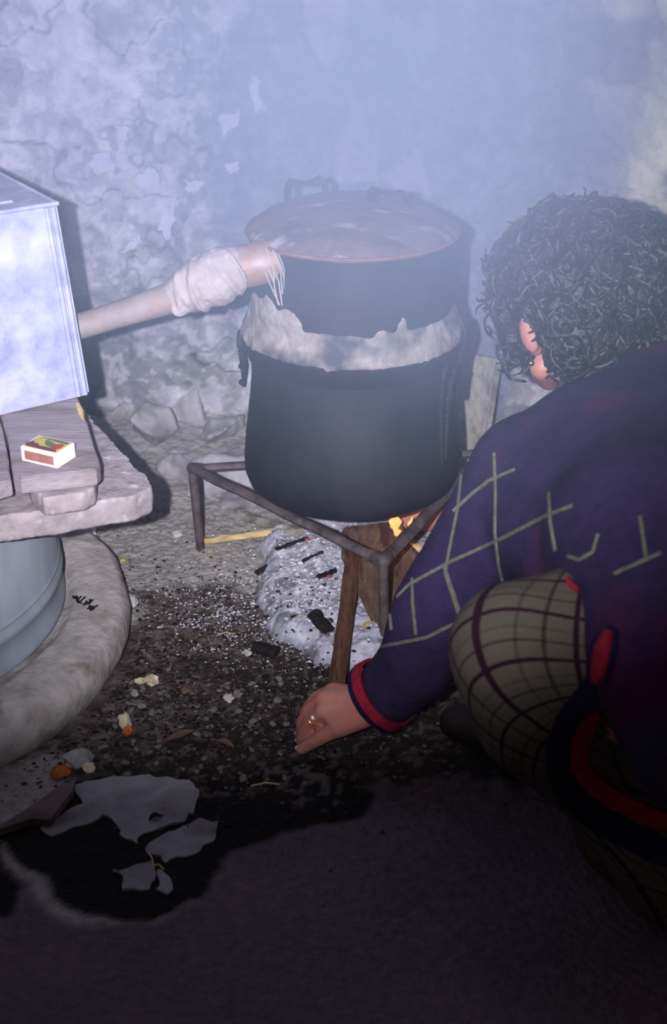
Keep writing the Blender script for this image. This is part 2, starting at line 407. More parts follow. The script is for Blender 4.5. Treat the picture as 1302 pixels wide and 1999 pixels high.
def paint_back(X, Z, a1, a2, a3):
    j1 = (a2-.5)*.14; j2 = (fbm(X, Z, 0, 12, 4, 55)-.5)*.14
    def mk(pl, s=1., k=1): return blur(inpoly(wp(pl), X+j1*s, Z+j2*s).astype(float), k)
    c = np.zeros(X.shape+(3,)) + C('#9298b4'); c = c*(.8+.4*a1[..., None])
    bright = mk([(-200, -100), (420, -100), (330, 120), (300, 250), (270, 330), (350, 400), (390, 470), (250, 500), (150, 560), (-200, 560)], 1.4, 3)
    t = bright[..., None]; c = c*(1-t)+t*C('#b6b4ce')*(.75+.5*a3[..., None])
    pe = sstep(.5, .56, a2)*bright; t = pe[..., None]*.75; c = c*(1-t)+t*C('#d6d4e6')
    dk = sstep(.60, .66, fbm(X, Z, 0, 7, 4, 66))*bright; t = dk[..., None]*.45; c = c*(1-t)+t*C('#777a98')
    p2 = mk([(120, 200), (300, 210), (345, 330), (410, 430), (380, 530), (170, 540), (60, 420)], 1.0, 2)*sstep(.50, .55, fbm(X, Z, 0, 15, 4, 99)); t = p2[..., None]*.8; c = c*(1-t)+t*C('#d4d2e2'); pe = np.maximum(pe, p2)
    low = sstep(.62, .40, Z+(a2-.5)*.3); t = low[..., None]; c = c*(1-t)+t*C('#a19fa6')*(.7+.6*a2[..., None])
    lp = sstep(.56, .62, a2)*low; t = lp[..., None]*.6; c = c*(1-t)+t*C('#b4b0bc')
    ld = sstep(.52, .62, fbm(X, Z, 0, 6, 4, 77))*low; t = ld[..., None]*.5; c = c*(1-t)+t*C('#5e605e')
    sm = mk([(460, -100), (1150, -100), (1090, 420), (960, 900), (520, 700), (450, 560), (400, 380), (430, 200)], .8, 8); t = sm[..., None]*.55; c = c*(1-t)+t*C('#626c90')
    f1 = fbm(X, Z, 0, 26, 3, 101); f2 = fbm(X, Z, 0, 55, 3, 102); vis = (1-.75*sm)
    q1 = sstep(.56, .585, f1)*vis; t = q1[..., None]*.45; c = c*(1-t)+t*C('#d0cedc')
    q2 = sstep(.44, .41, f1)*vis; t = q2[..., None]*.40; c = c*(1-t)+t*C('#6c6e80')
    q3 = sstep(.60, .63, f2)*vis; t = q3[..., None]*.35; c = c*(1-t)+t*C('#dcdae4')
    cr_ = sstep(.010, .003, np.abs(fbm(X, Z, 0, 5, 4, 103)-.5))*vis; t = cr_[..., None]*.55; c = c*(1-t)+t*C('#4a4c58')
    EXTRA[0] = q1*.7-q2*.6-cr_*.9+q3*.3
    pk = np.zeros(X.shape)
    for pl in ([(585, -60), (690, -60), (680, 60), (650, 125), (625, 110), (600, 70)], [(680, 180), (700, 190), (735, 360), (655, 365), (655, 290), (675, 240)],
               [(490, 150), (505, 150), (508, 185), (522, 215), (500, 225), (490, 190)], [(425, 225), (470, 215), (462, 250), (435, 275)], [(420, -40), (500, -40), (480, 20), (430, 20)], [(735, 350), (830, 290), (840, 380), (790, 380)]):
        pk = np.maximum(pk, mk(pl, .25, 1))
    t = pk[..., None]*.75; c = c*(1-t)+t*C('#b4a6c8')
    return c, np.maximum(pe, np.maximum(pk, lp)), .35+.9*np.maximum(bright, low)*(1-.7*sm)
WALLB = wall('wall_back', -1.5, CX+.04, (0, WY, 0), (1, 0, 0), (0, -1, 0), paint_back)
def paint_right(X, Z, a1, a2, a3):
    EXTRA[0] = sstep(.5, .56, fbm(X, Z, 0, 20, 3, 121))*1.2-sstep(.45, .40, fbm(X, Z, 0, 13, 3, 122))*1.5; c = np.zeros(X.shape+(3,)) + C('#ccc2a8'); c = c*(.65+.7*a2[..., None])
    t = (sstep(.50, .54, fbm(X, Z, 0, 20, 3, 121))*.5)[..., None]; c = c*(1-t)+t*C('#e6dcc8')
    t = (sstep(.5, .62, a2)*.7)[..., None]; c = c*(1-t)+t*C('#e0d6c0')
    t = (sstep(.52, .64, fbm(X, Z, 0, 7, 4, 88))*.75)[..., None]; c = c*(1-t)+t*C('#4e4c52')
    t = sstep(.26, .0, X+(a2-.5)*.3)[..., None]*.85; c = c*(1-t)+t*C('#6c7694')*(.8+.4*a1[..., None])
    return c, sstep(.5, .62, a2), 1.5
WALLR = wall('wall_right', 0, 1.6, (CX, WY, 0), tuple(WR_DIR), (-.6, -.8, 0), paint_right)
# plaster flakes that stand proud of the back wall
for pl in ([(222, 440), (272, 432), (276, 470), (256, 492), (205, 496), (198, 478)], [(285, 330), (306, 328), (310, 372), (286, 378), (262, 352)], [(226, 242), (252, 246), (250, 276), (228, 278)],
           [(322, 392), (346, 388), (342, 430), (326, 470), (312, 446)], [(425, 225), (468, 218), (458, 250), (434, 270)], [(360, 352), (398, 350), (390, 372), (366, 380)],
           [(492, 152), (508, 155), (506, 180), (520, 214), (504, 218), (490, 186)], [(180, 300), (214, 296), (222, 330), (196, 342), (176, 326)], [(440, 322), (468, 320), (466, 336), (444, 340)]):
    pts = []
    for i in range(len(pl)):
        a, b = pl[i], pl[(i+1) % len(pl)]
        for k in range(4):
            s = k/4; q = P(a[0]+(b[0]-a[0])*s+random.uniform(-5, 5), a[1]+(b[1]-a[1])*s+random.uniform(-5, 5), Y=WY-.008); pts.append(q)
    bm = prism(pts, (0, .035, 0), bev=0)
    obj('plaster_flake', bm, 'plaster', WALLB, smooth=False)

# ================================================================= LEFT: drum on plinth, slab, boards, box, matchbox
PX, PY = -.83, 2.05
bm = lathe([(.30, .0), (.475, -.01), (.488, .02), (.487, .05), (.474, .072), (.44, .080), (.39, .078), (.383, .062), (.2, .062)], PX, PY, 96)
me = remesh(bm, .009, 3, [(.010, 5, 3), (.004, 22, 4)])
plinth = obj('cement_plinth', me, 'cement', base=(PX, PY, 0)); tag(plinth, 'round worn cement base ring under the grey metal drum', 'plinth')
# plinth crack line hugging the outer edge at the back
DR = .372
drum = root('metal_drum', (PX, PY, .07), 'large grey galvanised drum standing on the round cement base, stone slab across its top', 'drum')
prof = [(DR-.004, .068), (DR+.003, .072), (DR+.003, .082), (DR-.002, .088), (DR-.002, .118), (DR+.002, .124), (DR+.004, .130), (DR+.002, .136), (DR-.003, .142), (DR-.003, .146), (DR+.001, .150), (DR-.003, .155), (DR-.004, .318), (DR+.002, .322), (DR+.002, .3305), (DR-.006, .3315)]
obj('drum_body', lathe(prof, PX, PY, 128, capb=True, capt=True), 'galv_drum', drum)
obj('rolled_rim', tube([(PX+(DR+.001)*math.cos(a), PY+(DR+.001)*math.sin(a), .326) for a in np.linspace(0, 2*math.pi, 97)[:-1]], .0045, 8, closed=True), 'galv_drum', drum)
# slab
SZ = .378
sl = [P(298, 950, z=SZ), P(286, 925, z=SZ), P(250, 893, z=SZ), P(236, 880, z=SZ), P(205, 845, z=SZ), P(178, 812, z=SZ), P(148, 782, z=SZ), P(90, 700, z=SZ), P(-340, 745, z=SZ), P(-420, 1075, z=SZ), P(0, 1008, z=SZ), P(150, 985, z=SZ), P(260, 968, z=SZ)]
me = remesh(prism(sl, .044, jit=.005), .0045, 1, [(.0018, 14, 8), (.0018, 50, 9)])
slab = obj('stone_slab', me, 'slab', base=(-.8, 1.98, .334)); tag(slab, 'thick chipped grey stone slab lying across the top of the drum', 'slab')
# brick piece under the board
bz = .408
bp_ = [P(188, 936, z=bz), P(186, 950, z=bz), P(162, 962, z=bz), P(85, 972, z=bz), P(60, 950, z=bz), P(50, 925, z=bz), P(60, 860, z=bz), P(180, 850, z=bz)]
brick = obj('stone_wedge', remesh(prism(bp_, .030, jit=.002), .004, 1, [(.0015, 14, 12)]), 'slab', base=(-.46, 1.95, .378)); tag(brick, 'flat pale stone piece wedged between the slab and the brown board', 'stone')
# boards
BZ = .436
def plank(name, px, z, th, m, label, base_z, jit=.0015, lf=(0, 0, 1), voxel=None):
    pts = [P(x, y, z=z) for x, y in px]; c = sum(pts, V((0, 0, 0)))/len(pts)
    o = obj(name, prism(pts, th, bev=.002, jit=jit), m, base=(c.x, c.y, base_z), smooth=False); tag(o, label, 'board'); return o
b1 = plank('wooden_board', [(195, 908), (188, 915), (40, 932), (26, 926), (14, 850), (-6, 790), (30, 700), (118, 700), (160, 795)], BZ, .026, 'oldwood', 'grey-brown wooden board on the slab, carrying the matchbox', .41)
b2 = plank('wooden_board', [(22, 936), (-6, 944), (-220, 990), (-330, 800), (-60, 700), (24, 700), (-12, 790), (8, 850)], BZ-.002, .026, 'oldwood', 'grey-brown board at the left edge of the photo, left of the matchbox board', .41)
obj('end_splinter', tube([P(152, 790, z=BZ+.002), P(158, 805, z=BZ), P(163, 822, z=BZ-.002)], [.004, .0055, .002], 8), 'palewood', b1)
# metal box (condenser tank)
BX0 = .4375
Cn = P(177, 771, z=BX0); Cn = V((Cn.x, Cn.y, 0))
e2 = V((-.56, .83, 0)).normalized(); e1 = V((-e2.y, e2.x, 0)); e1 = -e1 if e1.x > 0 else e1
TH = .308; L1, L2 = .52, .40
tank = root('metal_tank', (Cn.x+e1.x*L1/2+e2.x*L2/2, Cn.y+e1.y*L1/2+e2.y*L2/2, BX0), 'large square galvanised sheet-metal tank on the boards, joined to the copper pipe', 'tank')
ctr = V((tank.location.x, tank.location.y, BX0+TH/2))
TAP = .026
def taper(bm):
    for v in bm.verts:
        k = (v.co.z-BX0)/TH; rel = v.co-ctr
        a = rel.dot(e1)/(L1/2); b = rel.dot(e2)/(L2/2); v.co += (-e1*a*TAP*k*.75 - e2*b*TAP*k*.75)
    return bm
obj('tank_body', taper(box(ctr, e1*(L1/2), e2*(L2/2), (0, 0, TH/2), bev=.004)), 'galv', tank)
bm = bmesh.new()
for a, b in ((0, 0),):
    for off in (.010, .021):
        p = Cn+e1*off-e2*.0025; tube([p+V((0, 0, BX0+.004)), p+V((0, 0, BX0+TH-.004))], .0042, 8, bm)
obj('folded_seam', taper(bm), 'galv', tank)
bm = bmesh.new(); zt = BX0+TH-.001
cs = [Cn+V((0, 0, zt)), Cn+e1*L1+V((0, 0, zt)), Cn+e1*L1+e2*L2+V((0, 0, zt)), Cn+e2*L2+V((0, 0, zt))]
for i in range(4): tube([cs[i], cs[(i+1) % 4]], .0035, 8, bm)
obj('rim', taper(bm), 'galv', tank)
# sunken dent panel on the top
obj('top_crease', box(ctr+V((0, 0, TH/2+.001)), e1*(L1*.36), e2*(L2*.36), (0, 0, .0025), bev=.002), 'galv', tank)

# matchbox
mz = BZ+.0005
A = P(113, 915, z=mz); B = P(43, 899, z=mz); D = P(148, 893, z=mz)
mu = (B-A); mlen = mu.length; mu.normalize(); mv = V((mu.y, -mu.x, 0)); mv = mv if mv.dot(D-A) > 0 else -mv
mw = .70*mlen; mh = .0225
mc = A+mu*mlen/2+mv*mw/2
mb = root('matchbox', mc, 'white matchbox with a colourful yellow and red label lying on the board', 'matchbox')
def q4(off_u, off_v, su, sv, z, th=.0003): return box(mc+mu*off_u+mv*off_v+V((0, 0, z)), mu*su, mv*sv, (0, 0, th), bev=0)
obj('sleeve', box(mc+V((0, 0, mh/2)), mu*(mlen/2), mv*(mw/2), (0, 0, mh/2), bev=.0008), 'card', mb, smooth=False)
obj('tray', box(mc+V((0, 0, mh/2)), mu*(mlen/2+.0006), mv*(mw/2-.0022), (0, 0, mh/2-.0022), bev=.0004), 'card', mb, smooth=False)
obj('striking_strip', box(mc-mv*(mw/2+.0002)+V((0, 0, mh/2-.0005)), mu*(mlen/2-.006), mv*.0003, (0, 0, mh/2-.0042), bev=0), 'strike', mb, smooth=False)
lab = obj('label', q4(0, 0, mlen/2-.003, mw/2-.003, mh+.0003), 'lab_y', mb, smooth=False)
def blob(pts, z, m, nm):
    bm = bmesh.new(); f = bm.faces.new([bm.verts.new(mc+mu*(a*mlen/2)+mv*(b*mw/2)+V((0, 0, z))) for a, b in pts])
    r = bmesh.ops.extrude_face_region(bm, geom=[f])
    for e in r['geom']:
        if isinstance(e, bmesh.types.BMVert): e.co.z += .0002
    obj(nm, bm, m, lab, smooth=False)
def pretty(ctrl, n=5):
    q = [];k = len(ctrl)
    for i in range(k):
        p0, p1, p2, p3 = [np.array(ctrl[(i+j-1) % k]) for j in range(4)]
        for t in np.linspace(0, 1, n, endpoint=False):
            q.append(tuple(.5*((2*p1)+(-p0+p2)*t+(2*p0-5*p1+4*p2-p3)*t*t+(-p0+3*p1-3*p2+p3)*t**3)))
    return q
blob(pretty([(.9, -.7), (.0, -.84), (-.84, -.8), (-.6, -.45), (-.1, -.4), (.3, -.35), (.6, .1), (.84, .0)]), mh+.0006, 'lab_d', 'maroon_patch')
blob(pretty([(-.55, -.6), (-.8, -.2), (-.75, .35), (-.45, .3), (-.3, -.2)]), mh+.0008, 'lab_r', 'red_patch')
blob(pretty([(.7, .75), (.2, .6), (-.4, .5), (-.8, .5), (-.75, .8), (0, .86)]), mh+.0006, 'lab_g', 'green_patch')
blob(pretty([(.3, .5), (.1, -.1), (-.3, -.3), (-.4, .1), (-.15, .35)]), mh+.0009, 'lab_g', 'green_patch')
blob(pretty([(.55, .35), (.35, .0), (.6, -.2), (.75, .05)]), mh+.001, 'lab_y', 'yellow_patch')

# ================================================================= STILL
cx, cy = .032, 2.31
still = root('copper_still', (cx, cy, .188), 'big soot-blackened still pot on the iron trivet with smoking clay-sealed head', 'still')
pz0 = .186
prof = [(.10, pz0), (.150, pz0+.001), (.172, pz0+.006), (.184, pz0+.016), (.190, pz0+.034), (.1905, pz0+.06), (.187, pz0+.10), (.182, pz0+.14), (.177, pz0+.18), (.174, pz0+.21), (.1735, pz0+.235), (.176, pz0+.255), (.181, pz0+.268), (.186, pz0+.275), (.186, pz0+.283)]
pot = obj('pot', lathe(prof, cx, cy, 96), 'soot', still)
rb = pz0+.283
# riveted collar
obj('collar', lathe([(.1765, rb-.036), (.180, rb-.034), (.184, rb-.010), (.190, rb-.004), (.190, rb+.004), (.18, rb+.006)], cx, cy, 96), 'soot', still)
# clay seal
bm = lathe([(.150, rb-.002), (.186, rb-.003), (.1905, rb+.006), (.189, rb+.018), (.184, rb+.026), (.178, rb+.040), (.173, rb+.055), (.165, rb+.056)], cx, cy, 96)
for a, hgt, wd in ((200, .075, .035), (215, .085, .03), (232, .07, .03), (250, .035, .02), (262, .03, .02), (285, .05, .018), (297, .07, .012), (190, .06, .04), (272, .035, .02)):
    t = R(a)
    ball((cx+.168*math.cos(t), cy+.168*math.sin(t), rb+.02+hgt*.5), 1, bm, 2, Euler((0, 0, t)).to_matrix(), (.0085, wd, hgt*.5))
me = remesh(bm, .004, 2, [(.006, 22, 14), (.003, 60, 15)])
obj('clay_seal', me, 'clay', still)
# head (hat)
ht = .648
prof = [(.168, rb+.01), (.171, rb+.03), (.172, rb+.08), (.172, ht-.012), (.174, ht-.004), (.174, ht)]
hat = obj('still_head', lathe(prof, cx, cy, 96), 'hat', still)
bm = lathe([(.174, ht-.003), (.1765, ht+.001), (.172, ht+.009), (.155, ht+.020), (.12, ht+.034), (.08, ht+.044), (.03, ht+.050)], cx, cy, 96)
me = bpy.data.meshes.new('lid'); bm.to_mesh(me); bm.free(); c = coords(me); c[:, 2] += (fbm(c[:, 0], c[:, 1], 0, 14, 3, 5)-.5)*.007; setco(me, c)
lid = obj('lid', me, 'lid', still)
obj('rusty_rim', tube([(cx+.1755*math.cos(a), cy+.1755*math.sin(a), ht+.001) for a in np.linspace(0, 2*math.pi, 97)[:-1]], .0035, 8, closed=True), 'rust', lid)
# lid strap handles
def strap(p0, p1, h, wd, nm, parent, m='iron', n=14):
    """flat metal strap arching from p0 to p1"""
    p0, p1 = V(p0), V(p1); ax = (p1-p0).normalized(); s = V((0, 0, 1)).cross(ax).normalized()
    bm = bmesh.new(); rows = []
    pts = []
    for t, zz in ((0, 0), (0.02, .45), (.04, .8), (.12, 1.0), (.3, .92), (.5, .8), (.7, .92), (.88, 1.0), (.96, .8), (.98, .45), (1, 0)): pts.append(p0.lerp(p1, t)+V((0, 0, h*zz)))
    for i, p in enumerate(pts):
        d = (pts[min(i+1, len(pts)-1)]-pts[max(i-1, 0)]).normalized(); nn = s.cross(d).normalized()
        wl = wd if i in (0, 1, 2, 3, 7, 8, 9, 10) else wd*.45
        rows.append([bm.verts.new(p+s*wl+nn*.003), bm.verts.new(p-s*wl+nn*.003), bm.verts.new(p-s*wl-nn*.003), bm.verts.new(p+s*wl-nn*.003)])
    for a, b in zip(rows, rows[1:]):
        for k in range(4): bm.faces.new((a[k], a[(k+1) % 4], b[(k+1) % 4], b[k]))
    bm.faces.new(rows[0]); bm.faces.new(rows[-1][::-1])
    return obj(nm, bm, m, parent)
hb = P(560, 372, Y=2.43); hb2 = P(636, 362, Y=2.45)
strap((hb.x, hb.y, ht+.016), (hb2.x, hb2.y, ht+.020), .032, .013, 'lid_handle', lid, 'soot')
hc = P(722, 408, Y=2.30); hd = P(795, 402, Y=2.32)
strap((hc.x, hc.y, ht+.040), (hd.x, hd.y, ht+.028), .030, .013, 'lid_handle', lid, 'soot')
# pot ring handles on riveted tabs
def ring_handle(ang, z0, nm='ring_handle', rr=.018, drop=.1):
    t = R(ang); n = V((math.cos(t), math.sin(t), 0)); s = V((-n.y, n.x, 0)); c = V((cx, cy, z0))
    r0 = .180
    bm = tube([c+n*(r0+.012)+s*rr*1.0*math.cos(a)+V((0, 0, rr*1.0*math.sin(a))) for a in np.linspace(-.3, math.pi+.3, 20)], .0055, 8)
    h = obj(nm, bm, 'soot', still)
    bm = tube([c+n*(r0+.010)+s*rr*.9+V((0, 0, -.01)), c+n*(r0+.006)+s*rr*.7+V((0, 0, -.05)), c+n*(r0+.008)+s*rr*.3+V((0, 0, -drop))], [.006, .006, .004], 8)
    tube([c+n*(r0+.010)-s*rr*.9+V((0, 0, -.01)), c+n*(r0+.006)-s*rr*.7+V((0, 0, -.05)), c+n*(r0+.008)-s*rr*.3+V((0, 0, -drop))], [.006, .006, .004], 8, bm)
    obj('bracket', bm, 'soot', h)
    for k in (0, 1): ball(c+n*(r0+.010)+V((0, 0, -.045-.03*k)), .006, None, 2) and obj('rivet', ball(c+n*(r0+.012)+V((0, 0, -.045-.03*k)), .006, None, 2), 'soot', h)
ring_handle(-34, rb-.035, drop=.16); ring_handle(8, rb-.01, rr=.022, drop=.12); ring_handle(178, rb-.02, rr=.016, drop=.08)
# outlet pipe: elbow from the head, cloth wrap, thin pipe into the tank
pA = P(548, 505, Y=2.22); pB = P(455, 525, Y=2.205); pC = P(340, 580, Y=2.20)
q = P(160, 636, Y=2.175)
dirn = (q-pC).normalized()
# point where the pipe meets the hidden tank side
fn = V((-e1.x, -e1.y, 0)) if (-e1).dot(V((1, 0, 0))) > 0 else e1
face_n = V((e1.x*-1, e1.y*-1, 0))
tt = ((Cn - pC).dot(face_n))/dirn.dot(face_n) if abs(dirn.dot(face_n)) > 1e-3 else 1
pE = pC + dirn*tt
pipe = root('outlet_pipe', (pE.x, pE.y, pE.z), 'long tapering copper pipe sloping from the still head down into the metal tank', 'pipe')
obj('elbow', tube([pA+(pA-pB)*.25, pA, pB, pB+(pC-pB)*.25], [.036, .036, .034, .033], 24), 'copper', pipe)
obj('thin_pipe', tube([pB+(pC-pB)*.1, pC, pC.lerp(pE, .5), pE+dirn*.01], [.029, .026, .0215, .0205], 24), 'pipe', pipe)
axp = (pC-pB).normalized(); bm = bmesh.new()
wp_ = [(pB.lerp(pC, t), r) for t, r in ((-.06, .032), (.02, .038), (.12, .041), (.3, .043), (.5, .0425), (.65, .039), (.8, .035), (.95, .029))]
limb(wp_, bm, 2)
for k in range(16):
    t = .02+.055*k; c0 = pB.lerp(pC, min(t, .9)); x_, y_, _ = frame(axp); rr = np.interp(t, [0, .2, .5, .8, 1], [.036, .042, .042, .034, .028])+.001
    sl_ = random.uniform(-.022, .022); tube([c0+(x_*math.cos(a)+y_*math.sin(a))*rr+axp*sl_*math.cos(a+k) for a in np.linspace(0, 2*math.pi, 21)[:-1]], random.uniform(.002, .0045), 6, bm, closed=True)
for k in range(5):
    c0 = pB.lerp(pC, .5+.1*k)+V((0, -.02, -.018)); ball(c0, .014, bm, 2, None, (1, .7, 1))
wrapm = remesh(bm, .003, 2, [(.0028, 26, 41), (.0015, 60, 42)])
obj('cloth_wrap', wrapm, 'cloth', pipe)
bm = bmesh.new()
for k in range(7):
    a = R(210+random.uniform(-20, 60)); s0 = pA+V((random.uniform(-.03, .0), -.036, random.uniform(-.01, .03)))
    tube([s0, s0+V((.012, -.006, -.03)), s0+V((random.uniform(.01, .03), -.004, -.07))], .0012, 5, bm)
obj('loose_thread', bm, 'cloth', pipe)

# ================================================================= TRIVET
TZ = .178
T1 = P(376, 914, z=TZ); T2 = P(748, 1096, z=TZ); T3 = P(945, 884, z=TZ)
triv = root('iron_trivet', ((T1+T2+T3)/3 - V((0, 0, TZ))), 'three-legged wrought iron trivet carrying the still over the ashes', 'trivet')
def wob(a, b, n=7, s=.003, sag=0):
    return [V(a).lerp(V(b), i/n)+V((random.uniform(-s, s), random.uniform(-s, s), random.uniform(-s, s)-sag*math.sin(math.pi*i/n))) for i in range(n+1)]
def bar(a, b, r=.0085): obj('bar', tube(wob(a, b, s=.0012), r, 8, flat=.8), 'iron', triv, smooth=True)
bar(T1, T2, .0105); bar(T2, T3, .0115); bar(T3, T1, .0095)
for t, f in ((T1, P(392, 1076, z=.0)), (T2, V((T2.x+.006, T2.y-.005, 0))), (T3, V((T3.x+.02, T3.y+.02, .01)))):
    f = V((f.x, f.y, gz(f.x, f.y)-.002))
    obj('leg', tube([t+V((0, 0, .004)), t.lerp(f, .25), t.lerp(f, .6), f], [.0108, .0108, .0102, .0095], 8, flat=.85), 'iron', triv)
obj('knuckle', remesh(limb([(T2.lerp(T1, .06), .011), (T2, .0125), (T2.lerp(T3, .06), .012)]), .003, 2), 'iron', triv)
obj('knuckle', remesh(limb([(T1.lerp(T2, .03), .0105), (T1, .0115), (T1.lerp(T3, .03), .0095)]), .003, 2), 'iron', triv)

# ================================================================= HEARTH: ash, firewood, flame
ash_poly = [(505, 1080), (540, 1040), (600, 1020), (700, 1010), (860, 1020), (930, 1080), (860, 1200), (790, 1290), (690, 1320), (640, 1290), (560, 1260), (520, 1215), (505, 1160), (520, 1120)]
ax_ = np.linspace(-.20, .42, 200); ay_ = np.linspace(1.92, 2.62, 220); AX, AY = np.meshgrid(ax_, ay_)
rag = (fbm(AX, AY, 0, 30, 4, 71)-.5)*.07; rag2 = (fbm(AX, AY, 0, 30, 4, 72)-.5)*.07
ins = inpoly(fpoly(ash_poly), AX+rag, AY+rag2).astype(float); soft = blur(blur(ins, 26)*(.75+.5*fbm(AX, AY, 0, 30, 3, 79)), 22)
az = -.02 + soft*.055 + ins*.004 + (fbm(AX, AY, 0, 25, 4, 73)-.5)*.022*soft + (fbm(AX, AY, 0, 90, 2, 74)-.5)*.006
ac = np.ones(AX.shape+(3,))*.9; spots = sstep(.62, .70, fbm(AX, AY, 0, 24, 4, 75)); ac = ac*(1-.6*spots[..., None])
grd = sstep(.75, .35, soft); ac = ac*(1-grd[..., None]*.5)
me = from_np(np.stack([AX, AY, az], -1).reshape(-1, 3), gridfaces(len(ax_), len(ay_)), 'ash'); set_col(me, ac.reshape(-1, 3))
ash = obj('wood_ash', me, 'ash'); tag(ash, 'heap of white wood ash spread under and before the still', 'ash', kind='stuff')
def az_at(x, y):
    i = int((x-ax_[0])/(ax_[1]-ax_[0])); j = int((y-ay_[0])/(ay_[1]-ay_[0]))
    g = gz(x, y)
    return max(g, float(az[j, i])) if 0 <= i < len(ax_) and 0 <= j < len(ay_) else g

def wood(name, a, b, w_, h_, m, label, twist=0, jitter=.0015, n=8, taper=1.0, cat='firewood', group=None):
    """split stick of squarish section from a to b"""
    a, b = V(a), V(b); x, y, d = frame(b-a); bm = bmesh.new(); rings = []
    for i in range(n+1):
        t = i/n; p = a.lerp(b, t); k = 1+(taper-1)*t; rr = []
        for ang in (20, 70, 110, 160, 200, 250, 290, 340):
            r = R(ang+twist); rr.append(bm.verts.new(p+(x*math.cos(r)*w_+y*math.sin(r)*h_)*k*1.05+V([random.uniform(-jitter, jitter) for _ in range(3)])))
        rings.append(rr)
    for q1, q2 in zip(rings, rings[1:]):
        for k in range(8): bm.faces.new((q1[k], q1[(k+1) % 8], q2[(k+1) % 8], q2[k]))
    bm.faces.new(rings[0][::-1]); bm.faces.new(rings[-1])
    c = (a+b)/2; o = obj(name, bm, m, base=(c.x, c.y, min(a.z, b.z)-h_), smooth=False); tag(o, label, cat, group); return o
wood('firewood_stick', P(693, 1068, z=.075), P(653, 1372, z=.055), .0135, .010, 'brownwood', 'long squared brown stick running from the hand to beneath the still')
# broad split board: quad built as a thick plank
def slabwood(name, corners, th, m, label):
    c = sum(corners, V((0, 0, 0)))/len(corners); nrm = (corners[1]-corners[0]).cross(corners[2]-corners[0]).normalized(); nrm = -nrm if nrm.z > 0 else nrm
    bm = prism(corners, tuple(nrm*th), jit=.0015, bev=.0015); o = obj(name, bm, m, base=tuple(c), smooth=False); tag(o, label, 'firewood'); return o
slabwood('firewood_board', [P(673, 1028, z=.09), P(675, 1075, z=.085), P(690, 1110, z=.075), P(748, 1232, z=.05), P(800, 1180, z=.05), P(838, 1100, z=.06), P(800, 1060, z=.085), P(782, 1015, z=.09)], .018, 'log', 'broad split brown board lying behind the front leg of the trivet')
slabwood('firewood_board', [P(742, 1216, z=.045), P(716, 1160, z=.045), P(705, 1225, z=.04), P(706, 1238, z=.04)], .012, 'palewood', 'short pale chip sticking from the ash behind the long brown stick')
wood('firewood_stick', P(784, 1068, z=.07), P(860, 1082, z=.06), .012, .009, 'palewood', 'pale freshly split stick beside the purple sleeve under the still')
st = wood('firewood_stick', P(400, 1057, z=.02), P(545, 1036, z=.03), .008, .006, 'palewood', 'thin pale stick on the ground right of the left trivet leg')
wood('firewood_stick', P(470, 1005, z=.02), P(585, 1040, z=.04), .014, .009, 'board', 'greyish flat stick running under the left of the still')
wood('firewood_stick', P(500, 1120, z=.012), P(545, 1090, z=.03), .005, .004, 'char', 'thin charred stick at the left edge of the ash')
me = remesh(limb([(P(800, 1018, z=.075)+V((0, .03, 0)), .032), (P(855, 1018, z=.075)+V((0, .03, 0)), .036), (P(900, 1000, z=.08)+V((0, .03, 0)), .03)]), .006, 4, [(.005, 14, 51)])
o = obj('hearth_stone', me, 'redstone', base=tuple(P(850, 1050, z=.03))); tag(o, 'rounded reddish stone glowing in firelight behind the sleeve under the still', 'stone')
# charred sticks in the ash
for i, (a, b, lb) in enumerate((((540, 1085), (600, 1068), 'charred twig on top of the ash near the pot bottom'), ((620, 1140), (655, 1125), 'short charred twig in the middle of the ash heap'), ((612, 1215), (640, 1240), 'charcoal lump in the lower ash left of the long stick'), ((590, 1110), (630, 1095), 'thin charred twig slanting across the upper ash'), ((498, 1238), (540, 1252), 'black charcoal lump at the lower left edge of the ash'))):
    pa = P(*a, z=.03); pb = P(*b, z=.03); pa.z = az_at(pa.x, pa.y)+.004; pb.z = az_at(pb.x, pb.y)+.004
    th = (.004, .005, .012, .003, .013)[i]
    o = wood('charred_stick', pa, pb, th, th*.8, 'char', lb, cat='charcoal')
for i, (e, lb) in enumerate((((600, 1070), 'glowing red ember at the end of the upper charred twig'), ((643, 1132), 'tiny red ember beside the charred twig amid the ash'))):
    p = P(*e, z=.035); p.z = az_at(p.x, p.y)+.006
    tag(obj('ember', ball(p, .0042, None, 1, None, (1.4, 1, .7)), 'ember', base=tuple(p), smooth=False), lb, 'ember')
# flame
fb = P(782, 1050, z=.10)+V((0, .03, 0))
bm = bmesh.new()
for k in range(5):
    o_ = V((random.uniform(-.02, .02), random.uniform(-.02, .02), 0)); hh = random.uniform(.02, .038)
    tube([fb+o_, fb+o_+V((.003, 0, hh*.3)), fb+o_+V((-.003, 0, hh*.65)), fb+o_+V((.002, 0, hh))], [.004, .007, .004, .0008], 10, bm)
flame = obj('flame', bm, 'flame', base=tuple(fb)); tag(flame, 'small orange flame licking up under the pot beside the trivet bar', 'flame')
fp = bpy.data.lights.new('fire_glow', 'POINT'); fp.energy = .09; fp.color = (1, .42, .16); fp.shadow_soft_size = .03
fpo = bpy.data.objects.new('fire_glow', fp); COL.objects.link(fpo); fpo.location = fb+V((.0, .0, .035))

